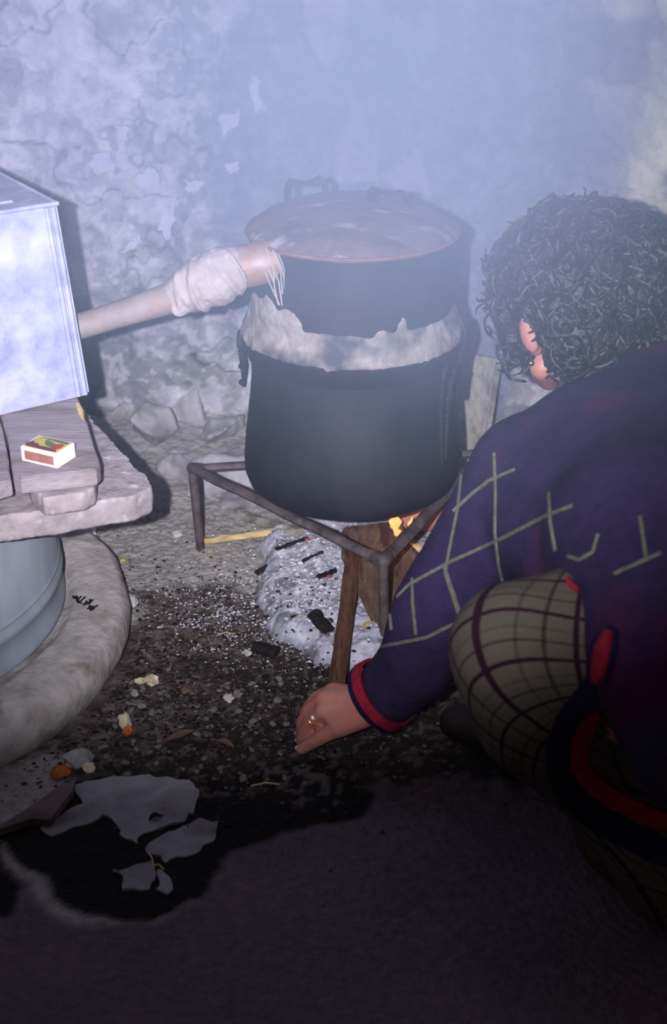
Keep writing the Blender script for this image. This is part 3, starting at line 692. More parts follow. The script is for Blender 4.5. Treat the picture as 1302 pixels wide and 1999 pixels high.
# ================================================================= BACK: board, rubble stones
bt = [P(893, 688, Y=2.86), P(978, 700, Y=2.86), P(1000, 705, Y=2.86)]
BT = P(893, 686, Y=2.84); BTr = P(980, 702, Y=2.86)
bc = [BT, BTr, V((BTr.x-.01, 2.68, .06)), V((BT.x-.005, 2.66, .06))]
bc = [BT, BTr, P(948, 905, Y=2.70), P(893, 900, Y=2.68)]
o = obj('leaning_board', prism(bc, (0, .018, -.004), bev=.002), 'board', base=tuple((bc[2]+bc[3])/2), smooth=False)
tag(o, 'pale grey board leaning against the wall between the still and the woman', 'board')
for k in (.72, .84):
    a = bc[0].lerp(bc[1], k)+V((0, -.002, 0)); b = bc[3].lerp(bc[2], k)+V((0, -.002, 0)); tube_bm = tube([a, b], .0022, 6); obj('groove_strip', tube_bm, 'oldwood', o)
rocks = [((440, 930), .11, .075, 'grey flat rubble stone behind the left leg of the trivet'), ((350, 915), .06, .05, 'rough grey stone left of the trivet corner'), ((300, 850), .09, .07, 'large pale rubble stone at the wall foot right of the slab'),
         ((440, 860), .09, .06, 'rounded grey stone at the wall foot near the still'), ((470, 975), .06, .03, 'low greyish stone between the trivet leg and the pot'), ((370, 820), .07, .08, 'upright pale stone against the wall behind the trivet'), ((240, 800), .07, .09, 'pale stone against the wall beside the tank corner'), ((545, 1085), .05, .02, 'flat grey stone at the upper left rim of the ash')]
for (px, r, h, lb) in rocks:
    p = P(*px, z=h*.5); bm = bmesh.new(); rz = random.uniform(0, 3)
    for _ in range(13):
        d = V((random.gauss(0, 1), random.gauss(0, 1), random.gauss(0, 1))).normalized(); d = V((d.x*r, d.y*r*.7, d.z*h*.7))
        bm.verts.new(Matrix.Rotation(rz, 3, 'Z') @ d + V((p.x, p.y, gz(p.x, p.y)+h*.3)))
    hu = bmesh.ops.convex_hull(bm, input=bm.verts[:]); bmesh.ops.delete(bm, geom=[e for e in hu['geom_interior'] if isinstance(e, bmesh.types.BMVert)], context='VERTS')
    me = remesh(bm, .006, 2, [(.010, 14, int(r*1000)), (.006, 40, 4)])
    tag(obj('rubble_stone', me, 'rock', base=(p.x, p.y, gz(p.x, p.y))), lb, 'stone')

# ================================================================= FLOOR PIECES, SCRAPS, PEBBLES
patches = [[(150, 1530), (200, 1512), (300, 1512), (385, 1516), (402, 1535), (390, 1560), (398, 1580), (330, 1610), (262, 1648), (235, 1640), (218, 1610), (190, 1600), (110, 1625), (95, 1615), (150, 1580), (145, 1550)],
           [(290, 1652), (330, 1622), (400, 1600), (432, 1610), (425, 1645), (380, 1670), (322, 1686), (300, 1665)],
           [(222, 1700), (240, 1685), (290, 1682), (296, 1712), (285, 1738), (250, 1740), (228, 1722)], [(298, 1700), (312, 1698), (320, 1730), (314, 1742), (298, 1738)]]
M['patch'] = mat('dry_cement', '#8c8a8e', '#aaa8ac', 22, .9, 0, .8, 50, c3='#6c6266', s3=11, t3=(.52, .68), bdist=.006)
for pl in patches:
    pts = []
    for i in range(len(pl)):
        a, b = P(*pl[i], z=.003), P(*pl[(i+1) % len(pl)], z=.003); k = max(1, int((b-a).length/.007))
        for j in range(k):
            q = a.lerp(b, j/k); f1 = float(fbm(q.x, q.y, 0, 28, 3, 5))-.5; f2 = float(fbm(q.x, q.y, 0, 28, 3, 6))-.5; pts.append(q+V((f1*.055, f2*.055, 0)))
    obj('cement_patch', prism(pts, .008), 'patch', FLOOR, smooth=False)
pl = [(0, 1612), (18, 1600), (80, 1560), (120, 1530), (147, 1522), (140, 1545), (98, 1600), (60, 1598), (-60, 1640), (-90, 1600)]
pts = [P(x, y, z=.016) for x, y in pl]
M['wetboard'] = mat('muddy_board', '#6a5a58', '#80706c', 14, .8, 0, .5, 50, c3='#4a3c3a', s3=7)
tag(obj('thin_board', prism(pts, .012, jit=.0012), 'wetboard', base=tuple(P(60, 1580, z=.0)), smooth=False), 'thin brown pointed board on the floor at the foot of the cement base', 'board')

def lump(name, px, sz, m, label, cat, sc=(1, 1, .6), z=None, disp=.3, sub=2, group=None):
    p = P(*px, z=.01 if z is None else z); g = az_at(p.x, p.y) if z is None else z
    bm = ball((0, 0, 0), 1, None, sub, Euler((random.uniform(-.3, .3), random.uniform(-.3, .3), random.uniform(0, 6))).to_matrix(), sc)
    for v in bm.verts: v.co *= 1+random.uniform(-disp, disp)
    bmesh.ops.scale(bm, vec=(sz, sz, sz), verts=bm.verts)
    zm = min(v.co.z for v in bm.verts); bmesh.ops.translate(bm, vec=(p.x, p.y, g-zm-.0015), verts=bm.verts)
    return tag(obj(name, bm, m, base=(p.x, p.y, g), smooth=False), label, cat, group)
bread = lump('white_scrap', (165, 1040), .021, 'white', 'crumpled white scrap on the ground under the slab corner', 'scrap', (1.2, .9, .8))
lump('yellow_peel', (180, 1049), .010, 'yellow', 'yellow-green peel against the crumpled white scrap', 'scrap', (1.4, .8, .5))
lump('yellow_peel', (238, 1088), .006, 'yellow', 'small yellow crumb on grey dirt right of the cement base', 'scrap')
lump('cream_scrap', (255, 1166), .013, 'palestone', 'greyish white lump on the dirt right of the cement base', 'scrap', (1.3, .8, .5))
lump('cream_scrap', (296, 1324), .013, 'peel', 'cream walnut-like scrap in the dark soil', 'scrap', (1.2, .9, .6))
lump('cream_scrap', (272, 1322), .010, 'peel', 'small yellowish scrap left of the cream walnut-like scrap', 'scrap', (1.1, .8, .5))
lump('peel_curl', (243, 1405), .012, 'peel', 'pale yellow curled peel standing in dark soil', 'scrap', (.8, .8, 1.2))
lump('peel_curl', (249, 1422), .009, 'orange', 'orange-brown end of the curled peel in dark soil', 'scrap', (.8, .8, 1))
lump('orange_rind', (117, 1503), .012, 'orange', 'round orange rind beside the foot of the cement base', 'rind', (1.2, 1, .6))
lump('crumpled_clod', (150, 1484), .019, 'rock', 'knobbly grey clod beside the orange rind', 'clod', (1.3, .9, .7))
lump('crumpled_clod', (172, 1492), .010, 'peel', 'small yellowish clod at the right of the knobbly clod', 'clod')
lump('pale_stone', (205, 1075), .006, 'palestone', 'small pale stone between the white scrap and the trivet', 'stone')
lump('pale_stone', (346, 1039), .010, 'palestone', 'round pale stone left of the trivet leg', 'stone', (1, 1, .5))
lump('pale_stone', (482, 1268), .008, 'palestone', 'pale round pebble below the left edge of the ash', 'stone')
lump('shard', (262, 1345), .010, 'palestone', 'bluish grey shard below the cream scrap', 'shard', (1.6, .6, .25))
lump('shard', (270, 1366), .010, 'stone', 'flat oval shard left among dark pebbles', 'shard', (1.4, .8, .25))
lump('shard', (363, 1338), .013, 'leaf', 'reddish brown shard in the dark soil centre', 'shard', (1.4, .7, .4))
lump('pale_stone', (445, 1356), .009, 'palestone', 'cream pebble left of a matching pebble in dark soil', 'stone')
lump('pale_stone', (463, 1352), .009, 'stone', 'greyish pebble right of the cream pebble in dark soil', 'stone')
def leaf(px, ln, wd, ang, m, label):
    p = P(*px, z=.012); g = az_at(p.x, p.y)+.004; bm = bmesh.new(); c = [];u = V((math.cos(ang), math.sin(ang), 0)); v = V((-u.y, u.x, 0)); n = 8
    L_, R_, Md = [], [], []
    for i in range(n+1):
        t = i/n; wv = wd*math.sin(math.pi*min(max(t, .02), .98))**.8; ce = V((p.x, p.y, g+.004*math.sin(3*t)))+u*(t-.5)*ln
        Md.append(bm.verts.new(ce)); L_.append(bm.verts.new(ce+v*wv+V((0, 0, .003)))); R_.append(bm.verts.new(ce-v*wv+V((0, 0, .004))))
    for i in range(n): bm.faces.new((L_[i], L_[i+1], Md[i+1], Md[i])); bm.faces.new((Md[i], Md[i+1], R_[i+1], R_[i]))
    r = bmesh.ops.extrude_face_region(bm, geom=bm.faces[:])
    for e in r['geom']:
        if isinstance(e, bmesh.types.BMVert): e.co.z -= .0012
    o = obj('dry_leaf', bm, m, base=(p.x, p.y, g)); tag(o, label, 'leaf')
    obj('stem', tube([V((p.x, p.y, g+.002))+u*ln*.48, V((p.x, p.y, g+.003))+u*ln*.7], .0009, 5), m, o)
leaf((352, 1432), .05, .008, .55, 'leaf', 'brown willow-shaped dry leaf on dark soil')
leaf((170, 1100), .028, .008, -.7, 'stone', 'grey fallen leaf on top of the cement base'); bpy.data.objects[-1] if False else None
leaf((440, 1448), .03, .005, 2.6, 'leaf', 'small brown dry leaf right of the willow-shaped leaf')
leaf((302, 1588), .018, .005, .4, 'char', 'tiny dark leaf on the dry cement patch')
# dark litter on the cement base
for a, b, lb in (((140, 1166), (163, 1178), 'dark dry twig fragment on the cement base beside the drum'), ((163, 1182), (180, 1172), 'dark dry leaf fragment in the middle of the cement base litter'), ((170, 1189), (184, 1188), 'small dark leaf fragment at the right of the cement base litter')):
    pa, pb = P(*a, z=.086), P(*b, z=.086)
    bm = tube([pa, pa.lerp(pb, .3)+V((0, .006, .002)), pa.lerp(pb, .6)+V((0, -.005, 0)), pb], [.001, .0028, .0024, .001], 6, flat=.5)
    for k in range(3): s0 = pa.lerp(pb, .2+.25*k); tube([s0, s0+V((random.uniform(-.004, .008), random.uniform(.006, .014), .001))], .0012, 5, bm)
    tag(obj('dry_twig', bm, 'char', base=tuple(pa)), lb, 'twig')
# straws
for a, b, lb in (((290, 1660), (300, 1690), 'bent straw lying across the wet gap by the small dry patch'), ((296, 1684), (320, 1692), 'short straw touching the bent straw in the wet gap'), ((490, 1528), (545, 1524), 'long thin straw on the dark soil in front of the hand'), ((425, 1238), (458, 1230), 'short pale straw among white ash flecks'), ((412, 1060), (418, 1092), 'pale straw at the foot of the left trivet leg'), ((385, 1088), (398, 1070), 'second straw leaning on the left trivet leg')):
    pa, pb = P(*a, z=.008), P(*b, z=.008); pa.z = az_at(pa.x, pa.y)+.003; pb.z = az_at(pb.x, pb.y)+.003
    tag(obj('straw', tube([pa, pa.lerp(pb, .5)+V((.001, .003, .002)), pb], .0012, 6), 'palewood', base=tuple(pa)), lb, 'straw')
# loose pebbles: one kind, copied
protos = []
for m in ('stone', 'darkstone', 'stone', 'darkstone'):
    for k in range(3):
        bm = ball((0, 0, 0), 1, None, 1, None, (1, .8, .55))
        for v in bm.verts: v.co *= 1+random.uniform(-.25, .25)
        me = bpy.data.meshes.new('pebble'); bm.to_mesh(me); bm.free(); me.shade_smooth(); me.materials.append(M[m]); protos.append(me)
cnt = 0
while cnt < 210:
    px = random.uniform(190, 660); py = random.uniform(1180, 1520)
    p = P(px, py, z=0)
    if (p.x-PX)**2+(p.y-PY)**2 < .50**2: continue
    if px > 560 and py > 1310: continue
    g = az_at(p.x, p.y); s = random.uniform(.0035, .0085)*(1.2 if py > 1300 else .8)
    o = bpy.data.objects.new('pebble', pm := random.choice(protos)); COL.objects.link(o); o.location = (p.x, p.y, g+s*.3); o.scale = (s, s*random.uniform(.7, 1), s*random.uniform(.6, 1)); o.rotation_euler = (random.uniform(-.3, .3), random.uniform(-.3, .3), random.uniform(0, 6))
    gk = 'grey' if 'dark' not in pm.materials[0].name else 'blackish'
    tag(o, 'small %s loose pebble strewn in the dark soil between cement base and ash' % gk, 'pebble', gk+' loose pebbles in the dark soil before the ash'); cnt += 1
# gravel and ash flecks too small to pick apart
def flecks(name, n, sampler, smin, smax, cols, label, cat, flat=.5):
    base = np.array([(1, 0, 0), (-1, 0, 0), (0, 1, 0), (0, -1, 0), (0, 0, 1), (0, 0, -1)], float)
    fc = np.array([(0, 2, 4), (2, 1, 4), (1, 3, 4), (3, 0, 4), (2, 0, 5), (1, 2, 5), (3, 1, 5), (0, 3, 5)])
    vs, fs, cc = [], [], []
    i = 0
    while i < n:
        x, y = sampler()
        if (x-PX)**2+(y-PY)**2 < .495**2: continue
        if name == 'gravel' and az_at(x, y) > gz(x, y)+.003 and rng.rand() < .85: continue
        s = smin+(smax-smin)*rng.rand()**2.5; g = az_at(x, y)
        b = base*(s*rng.uniform(.6, 1.3), s*rng.uniform(.6, 1.3), s*flat)*(1+rng.uniform(-.3, .3, (6, 3))); a = rng.rand()*6.28
        b = b @ np.array([[math.cos(a), math.sin(a), 0], [-math.sin(a), math.cos(a), 0], [0, 0, 1]])
        vs.append(b+(x, y, g+s*flat*.4)); fs.append(fc+6*i); c_ = cols[rng.randint(len(cols))]; cc.append(np.tile(c_, (6, 1))); i += 1
    me = from_np(np.concatenate(vs), np.concatenate(fs), name); set_col(me, np.concatenate(cc))
    return tag(obj(name, me, 'fleck', smooth=False), label, cat, kind='stuff')
def samp(cxp, cyp, sx, sy):
    def f():
        p = P(rng.normal(cxp, sx), min(max(rng.normal(cyp, sy), 1000), 1700), z=0); return p.x, p.y
    return f
flecks('gravel', 9000, samp(400, 1330, 230, 95), .0012, .0055, [C('#3a3432'), C('#2a2422'), C('#4e4846'), C('#6c6663'), C('#201a1a'), C('#47362f'), C('#2e2827')], 'dark gravel and crumbs covering the soil before the hearth', 'gravel')
flecks('ash_flecks', 2300, samp(450, 1200, 90, 45), .0010, .0030, [C('#c8cad6'), C('#a8aab4'), C('#e4e6f0')], 'pale ash flecks scattered left of the ash heap', 'ash flecks')
flecks('ash_crumbs', 2200, samp(610, 1160, 70, 70), .0010, .004, [C('#dcdee8'), C('#c8cad4'), C('#8c8a90'), C('#f0f0f8')], 'coarse ash crumbs on the white ash heap', 'ash crumbs')
flecks('dirt_crumbs', 4500, samp(360, 1060, 200, 60), .001, .0035, [C('#7a7773'), C('#8a8782'), C('#66635f'), C('#94918e')], 'grey dirt crumbs around the left trivet leg', 'dirt')

# ================================================================= PERSON
def pv(px, py, Y): return P(px, py, Y=Y)
H = pv(1106, 603, 2.05)               # middle of the skull
fwd = V((-.50, .74, -.43)).normalized()
left = V((0, 0, 1)).cross(fwd).normalized()  # wearer's left
upv = fwd.cross(left).normalized()
person = root('person', (.45, 1.55, 0), 'crouching person in a purple checked cardigan and plaid skirt, reaching to the fire', 'person')
RM = Matrix((left, fwd, upv)).transposed()    # local x=left, y=forward, z=up
def hl(x, y, z): return H + left*x + fwd*y + upv*z
bm = bmesh.new()
# skull, jaw, face
ball(hl(0, -.012, .02), 1, bm, 3, RM, (.074, .094, .086))
ball(hl(0, .03, -.035), 1, bm, 3, RM, (.060, .062, .075))
limb([(hl(.045, .03, -.075), .022), (hl(0, .078, -.098), .019), (hl(-.045, .03, -.075), .022)], bm)
ball(hl(.044, .052, -.025), .020, bm); ball(hl(-.044, .052, -.025), .020, bm)      # cheekbones
limb([(hl(0, .088, .002), .008), (hl(0, .108, -.030), .011)], bm); ball(hl(.011, .1, -.033), .007, bm); ball(hl(-.011, .1, -.033), .007, bm)
limb([(hl(.022, .092, -.062), .005), (hl(0, .099, -.061), .0065), (hl(-.022, .092, -.062), .005)], bm)   # lips
for s in (1, -1):
    e0 = hl(.084*s, -.004, -.022)
    ball(e0, 1, bm, 2, RM, (.013, .017, .031)); ball(hl(.072*s, .004, -.048), .010, bm)
# neck and trunk
S1 = V((.265, 1.78, .455)); S2 = V((.60, 1.98, .44)); NK = V((.46, 1.92, .49))
limb([(hl(0, -.03, -.05), .052), (NK, .056)], bm)
HIP = V((.62, 1.36, .24))
limb([(NK, .09), (V((.50, 1.75, .46)), .13), (V((.57, 1.5, .38)), .13), (HIP, .12)], bm)
limb([(S1+V((.04, .02, 0)), .055), (NK, .07), (S2, .055)], bm)
# left arm
EL = pv(850, 1215, 1.67); WR = pv(735, 1378, 1.71)
limb([(S1, .048), (EL, .038), (WR, .0255)], bm)
# left hand, back of the hand towards the camera, closed on the stick
W0 = WR
mcp = [pv(650, 1350, 1.765), pv(634, 1364, 1.750), pv(632, 1388, 1.732), pv(662, 1422, 1.712)]
for i, m_ in enumerate(mcp):
    limb([(W0.lerp(m_, .12), .024), (W0.lerp(m_, .6), .019), (m_, .0145)], bm, 2)
for t_, r_ in ((.08, .0145), (.25, .0165), (.42, .018), (.6, .020)):
    for i in range(3): limb([(mcp[i].lerp(W0, t_), r_), (mcp[i+1].lerp(W0, t_), r_)], bm, 2)
fing = [[mcp[0], pv(618, 1364, 1.785), pv(598, 1390, 1.790), pv(594, 1414, 1.79)],
        [mcp[1], pv(604, 1388, 1.765), pv(591, 1412, 1.773), pv(587, 1434, 1.778)],
        [mcp[2], pv(607, 1408, 1.750), pv(594, 1430, 1.760), pv(588, 1448, 1.766)],
        [mcp[3], pv(632, 1437, 1.722), pv(606, 1452, 1.732), pv(588, 1463, 1.738)]]
for i, f in enumerate(fing):
    rr = (.0122, .0124, .0122, .0116)[i]; limb([(f[0], rr*1.08), (f[1], rr), (f[2], rr*.9), (f[3], rr*.78)], bm, 2)
th = [W0.lerp(mcp[0], .35)+V((0, .012, -.012)), pv(690, 1362, 1.80), pv(658, 1376, 1.815), pv(640, 1392, 1.81)]
limb([(th[0], .015), (th[1], .0135), (th[2], .0115), (th[3], .009)], bm)
# right arm reaching down beyond the knees
EL2 = V((.50, 2.08, .25)); WR2 = V((.38, 2.22, .13)); limb([(S2, .048), (EL2, .038), (WR2, .0255)], bm)
pd = (WR2-EL2).normalized(); side = pd.cross(V((0, 0, 1))).normalized()
for k in range(4):
    o_ = side*(k-1.5)*.019; m_ = WR2+pd*.075+o_; limb([(WR2+pd*.01+o_*.5, .017), (m_, .0115)], bm)
    ll = (.9, 1, .93, .75)[k]; limb([(m_, .0100), (m_+pd*.032*ll+V((0, 0, -.010)), .0092), (m_+pd*.048*ll+V((0, 0, -.028)), .0085), (m_+pd*.05*ll+V((0, 0, -.045)), .0075)], bm)
limb([(WR2+pd*.02, .015), (WR2+pd*.045+side*-.035, .012), (WR2+pd*.075+side*-.045+V((0, 0, -.01)), .0095)], bm)
# legs
KN = V((.222, 1.42, .395)); FT = V((.42, 1.50, .06)); KN2 = V((.46, 1.72, .33)); FT2 = V((.30, 1.70, .055))
limb([(HIP+V((-.03, 0, 0)), .08), (KN, .046), (FT, .032)], bm); limb([(HIP+V((-.03, .06, 0)), .08), (KN2, .046), (FT2, .032)], bm)
limb([(FT, .032), (FT+V((-.03, .11, -.028)), .026)], bm); limb([(FT2, .034), (FT2+V((-.09, .07, -.026)), .027)], bm)
me = remesh(bm, .0042, 3)
body = obj('body', me, 'skin', person)
# face details
for s in (1, -1):
    e = hl(.031*s, .082, -.004)
    eye = obj('eye', ball(e, .0115), 'eye', person)
    obj('iris', ball(e+fwd*.0075, .0055), 'iris', eye)
    obj('eyebrow', tube([hl(.016*s, .095, .016), hl(.033*s, .092, .021), hl(.050*s, .080, .016)], [.002, .003, .0015], 8), 'hair', person)
obj('lips', tube([hl(.022, .094, -.0635), hl(.008, .103, -.0615), hl(-.008, .103, -.0615), hl(-.022, .094, -.0635)], [.0015, .0045, .0045, .0015], 8), 'lip', person)
for f, r_ in zip(fing, (.0105, .0105, .01, .0092)):
    d = (f[3]-f[2]).normalized(); p = f[3]+V((-.9, .1, .3)).normalized()*r_*.62; obj('fingernail', ball(p, 1, None, 2, frame_rot := Matrix((d.cross(V((0, -1, .4))).normalized(), d, V((0, -1, .4)).normalized())).transposed(), (.0045, .006, .0025)), 'nail', person)
# earring
er = hl(.079, .012, -.062)
ear = obj('earring', ball(er+V((0, 0, -.004)), .0045), 'gold', person); obj('hook', tube([er+V((0, 0, 0)), er+V((0, 0, .008)), er+V((.002, .002, .012))], .0008, 6), 'gold', ear)
# ring
pr = fing[2][0].lerp(fing[2][1], .62); x_, y_, d_ = frame(fing[2][1]-fing[2][0])
ring = obj('ring', tube([pr+(x_*math.cos(a)+y_*math.sin(a))*.0140 for a in np.linspace(0, 2*math.pi, 25)[:-1]], .0014, 8, closed=True), 'gold', person)
obj('stone', ball(pr+V((-.25, -.8, .55)).normalized()*.0148, .0035, None, 2), 'card', ring)

# hair: a cap plus curls
bm = bmesh.new()
ball(hl(-.005, -.035, .038), 1, bm, 3, RM, (.118, .112, .105))
ball(hl(0, .03, .07), 1, bm, 3, RM, (.085, .06, .045))
ball(hl(-.005, -.080, -.035), 1, bm, 3, RM, (.105, .06, .075))
ball(hl(-.055, -.03, .01), 1, bm, 3, RM, (.06, .09, .09))
limb([(hl(.078, .04, .02), .030), (hl(.076, .052, -.030), .022), (hl(.070, .056, -.055), .014)], bm)
ball(pv(1235, 555, 2.02), .088, bm, 3); ball(pv(1290, 560, 2.02), .07, bm, 3); ball(pv(1275, 640, 2.01), .065, bm, 3); ball(pv(1290, 672, 1.99), .048, bm, 3); ball(pv(1160, 655, 2.0), .06, bm, 3)
limb([(hl(-.078, .035, .01), .022), (hl(-.078, .042, -.03), .017)], bm)
limb([(hl(.055, -.055, -.05), .035), (hl(.05, -.05, -.085), .025)], bm)
hm = remesh(bm, .006, 4, [(.010, 16, 61), (.006, 40, 62)])
hc_ = coords(hm); RMn = np.array(RM); lc = (hc_-np.array(H)) @ RMn
for sg in (1, -1):
    wgt = np.exp(-(((lc[:, 1]+.004)/.020)**2+((lc[:, 2]+.028)/.036)**2)**2)*(lc[:, 0]*sg > .03)
    lc[:, 0] += wgt*(sg*.066-lc[:, 0])
setco(hm, np.array(H)+lc @ RMn.T); hc_, hn_ = coords(hm), normals(hm)
hair = obj('hair', hm, 'hair', person)
bm = bmesh.new(); idx = rng.permutation(len(hc_)); used = 0
for i in idx:
    if used >= 1500: break
    p = V(hc_[i]); n = V(hn_[i]); lp = RM.transposed() @ (p-H)
    if lp.y > .055 and lp.z < .05: continue
    if abs(lp.x) > .04 and -.045 < lp.y < .040 and -.10 < lp.z < .022: continue     # keep the ears clear
    flow = (-upv*.6 + V((random.uniform(-1, 1), random.uniform(-1, 1), random.uniform(-1, 1)))*.9); flow = (flow-n*flow.dot(n)).normalized(); s2 = n.cross(flow)
    cr_ = random.uniform(.007, .014); ln = random.uniform(.045, .08); ph = random.uniform(0, 6); turns = random.uniform(.8, 1.5); pts = []
    for k in range(12):
        t = k/11; pts.append(p-n*.004+n*(.006+cr_*(1+math.cos(ph+turns*6.28*t))*.6)+flow*ln*(t-.5)+s2*cr_*math.sin(ph+turns*6.28*t))
    rr = random.uniform(.0014, .0030); tube(pts, [rr*.5]+[rr]*10+[rr*.4], 5, bm); used += 1
obj('curls', bm, 'hair', person)

# cardigan
bm = bmesh.new()
limb([(V((.44, 1.90, .475)), .105), (V((.45, 1.78, .455)), .150), (V((.55, 1.60, .43)), .205), (V((.62, 1.40, .40)), .235)], bm, 3)
limb([(V((.60, 1.60, .46)), .19), (V((.85, 1.45, .42)), .22)], bm, 3)
limb([(S1+V((.02, .005, 0)), .088), (V((.45, 1.85, .46)), .125), (S2, .105)], bm, 3)
limb([(V((.37, 1.80, .48)), .115), (V((.40, 1.66, .45)), .14), (V((.48, 1.48, .41)), .17)], bm, 3)
limb([(S1+V((.01, 0, 0)), .086), (V((.34, 1.70, .445)), .115)], bm, 3)
limb([(S1.lerp(V((.34, 1.70, .445)), .5), .09), (pv(1075, 1040, 1.67), .085), (pv(1150, 1060, 1.62), .10)], bm, 3)
limb([(pv(1290, 1060, 1.54), .145), (pv(1345, 1270, 1.34), .118), (pv(1395, 1440, 1.27), .108)], bm, 3)
limb([(pv(1500, 1150, 1.45), .16), (pv(1560, 1460, 1.32), .14)], bm, 3)
limb([(pv(1225, 765, 1.93), .075), (pv(1330, 750, 1.90), .085)], bm, 3)
EL_s = pv(846, 1205, 1.68); CF = pv(754, 1356, 1.705)
limb([(S1+V((0, -.005, -.005)), .083), (S1.lerp(EL_s, .5), .072), (EL_s, .066), (pv(812, 1300, 1.69), .063), (CF, .053)], bm, 3)
limb([(S2, .085), (EL2, .066), (EL2.lerp(WR2, .9), .048)], bm, 3)
cm = remesh(bm, .007, 60, [(.009, 6, 81), (.003, 16, 82)])
cc_ = coords(cm); ed_ = np.empty(len(cm.edges)*2, np.int32); cm.edges.foreach_get('vertices', ed_); ed_ = ed_.reshape(-1, 2)
wk = (sstep(.26, .38, cc_[:, 0])*.6)[:, None]; dg_ = np.bincount(ed_.ravel(), minlength=len(cc_))[:, None]
for _ in range(170):
    ac_ = np.stack([np.bincount(ed_[:, 0], cc_[ed_[:, 1], j], len(cc_))+np.bincount(ed_[:, 1], cc_[ed_[:, 0], j], len(cc_)) for j in range(3)], 1)
    cc_ = cc_+(ac_/np.maximum(dg_, 1)-cc_)*wk
setco(cm, cc_)
cardigan = obj('cardigan', cm, 'wool', person)
pw = wloc(person)
bv = BVHTree.FromPolygons([v.co+pw for v in cm.vertices], [tuple(p.vertices) for p in cm.polygons])
cam_p = V((0, 0, CAM_H))
def cast(px, py, lift=.001, tree=None):
    d = ray(px, py).normalized(); h = (tree or bv).ray_cast(cam_p, d)
    return (h[0]+h[1]*lift, h[1]) if h[0] is not None else (None, None)
def surf_line(pl, rad, bm, tree=None, flat=.5, lift=.0005):
    dense = []
    for a, b in zip(pl, pl[1:]):
        k = max(2, int(math.hypot(b[0]-a[0], b[1]-a[1])/9))
        for j in range(k): dense.append((a[0]+(b[0]-a[0])*j/k, a[1]+(b[1]-a[1])*j/k))
    dense.append(pl[-1]); runs = [[]]; last = None
    for d in dense:
        p, n = cast(*d, lift, tree)
        if p is None or (last is not None and (p-last).length > .06): runs.append([])
        if p is not None: runs[-1].append(p)
        last = p
    for r_ in runs:
        if len(r_) > 2: tube(r_, rad, 6, bm)
lines = [[(965, 885), (968, 960), (967, 1040), (975, 1110), (990, 1175)], [(1006, 916), (955, 938), (920, 965), (885, 998)], [(902, 891), (902, 920), (894, 992), (882, 1050), (869, 1118), (895, 1200)],
         [(1118, 987), (1070, 1005), (982, 1050), (880, 1096), (799, 1141), (776, 1165)], [(1072, 963), (1075, 1020), (1085, 1075)], [(1168, 1043), (1158, 1078), (1132, 1093), (1110, 1086)],
         [(745, 1262), (833, 1244), (925, 1198), (1016, 1150)], [(805, 1130), (806, 1180), (812, 1238)], [(868, 1107), (896, 1192)], [(760, 1180), (765, 1230)], [(1250, 1010), (1262, 1090)], [(1290, 1080), (1200, 1120)]]
bm = bmesh.new()
for l in lines: surf_line(l, .0026, bm)
obj('checked_lines', bm, 'wool_line', cardigan)
# knitted cuffs
def cuff(c0, ax, radii, m, nm, r=.006, sq=1.0):
    x, y, d = frame(ax); bm = bmesh.new()
    tube([c0+(x*math.cos(a)*radii+y*math.sin(a)*radii*sq) for a in np.linspace(0, 2*math.pi, 33)[:-1]], r, 10, bm, closed=True); return obj(nm, bm, m, cardigan)
ca = (WR-CF).normalized()
# sleeve end: open flared band
def sleeve_end(c0, ax, r0, r1, ln, m, nm, th=.004):
    x, y, d = frame(ax); bm = bmesh.new(); n = 36; prof = [(r0, 0), (r1, ln), (r1-th, ln), (r0-th, 0)]; rings = []
    for rr, t in prof: rings.append([bm.verts.new(c0+d*t+(x*math.cos(2*math.pi*k/n)+y*math.sin(2*math.pi*k/n))*rr) for k in range(n)])
    for i in range(4):
        a, b = rings[i], rings[(i+1) % 4]
        for k in range(n): bm.faces.new((a[k], a[(k+1) % n], b[(k+1) % n], b[k]))
    return obj(nm, bm, m, cardigan)
C1 = pv(750, 1352, 1.705); cdir = (pv(700, 1385, 1.715)-C1).normalized()
sleeve_end(C1-cdir*.004, cdir, .0545, .0560, .015, 'red_knit', 'red_cuff')
sleeve_end(C1+cdir*.0125, cdir, .0560, .0545, .008, 'dark_knit', 'dark_cuff_edge')
# skirt
bm = bmesh.new()
limb([(HIP, .20), (V((.46, 1.43, .34)), .12), (KN+V((.07, .015, .0)), .094), (KN+V((-.004, .0, .0)), .087), (KN+V((.03, .01, -.10)), .080), (FT+V((-.03, 0, .10)), .10), (FT+V((0, -.02, .04)), .11)], bm, 3)
limb([(HIP, .18), (KN2+V((0, 0, -.01)), .09), (KN2+V((-.02, .0, -.12)), .08)], bm, 3)
limb([(V((.40, 1.5, .30)), .10), (V((.48, 1.42, .12)), .14), (V((.6, 1.36, .14)), .15)], bm, 3)
sm_ = remesh(bm, .006, 26, [(.008, 7, 91)])
sc_ = coords(sm_)
sc_[:, 2] = np.maximum(sc_[:, 2], .012); setco(sm_, sc_)
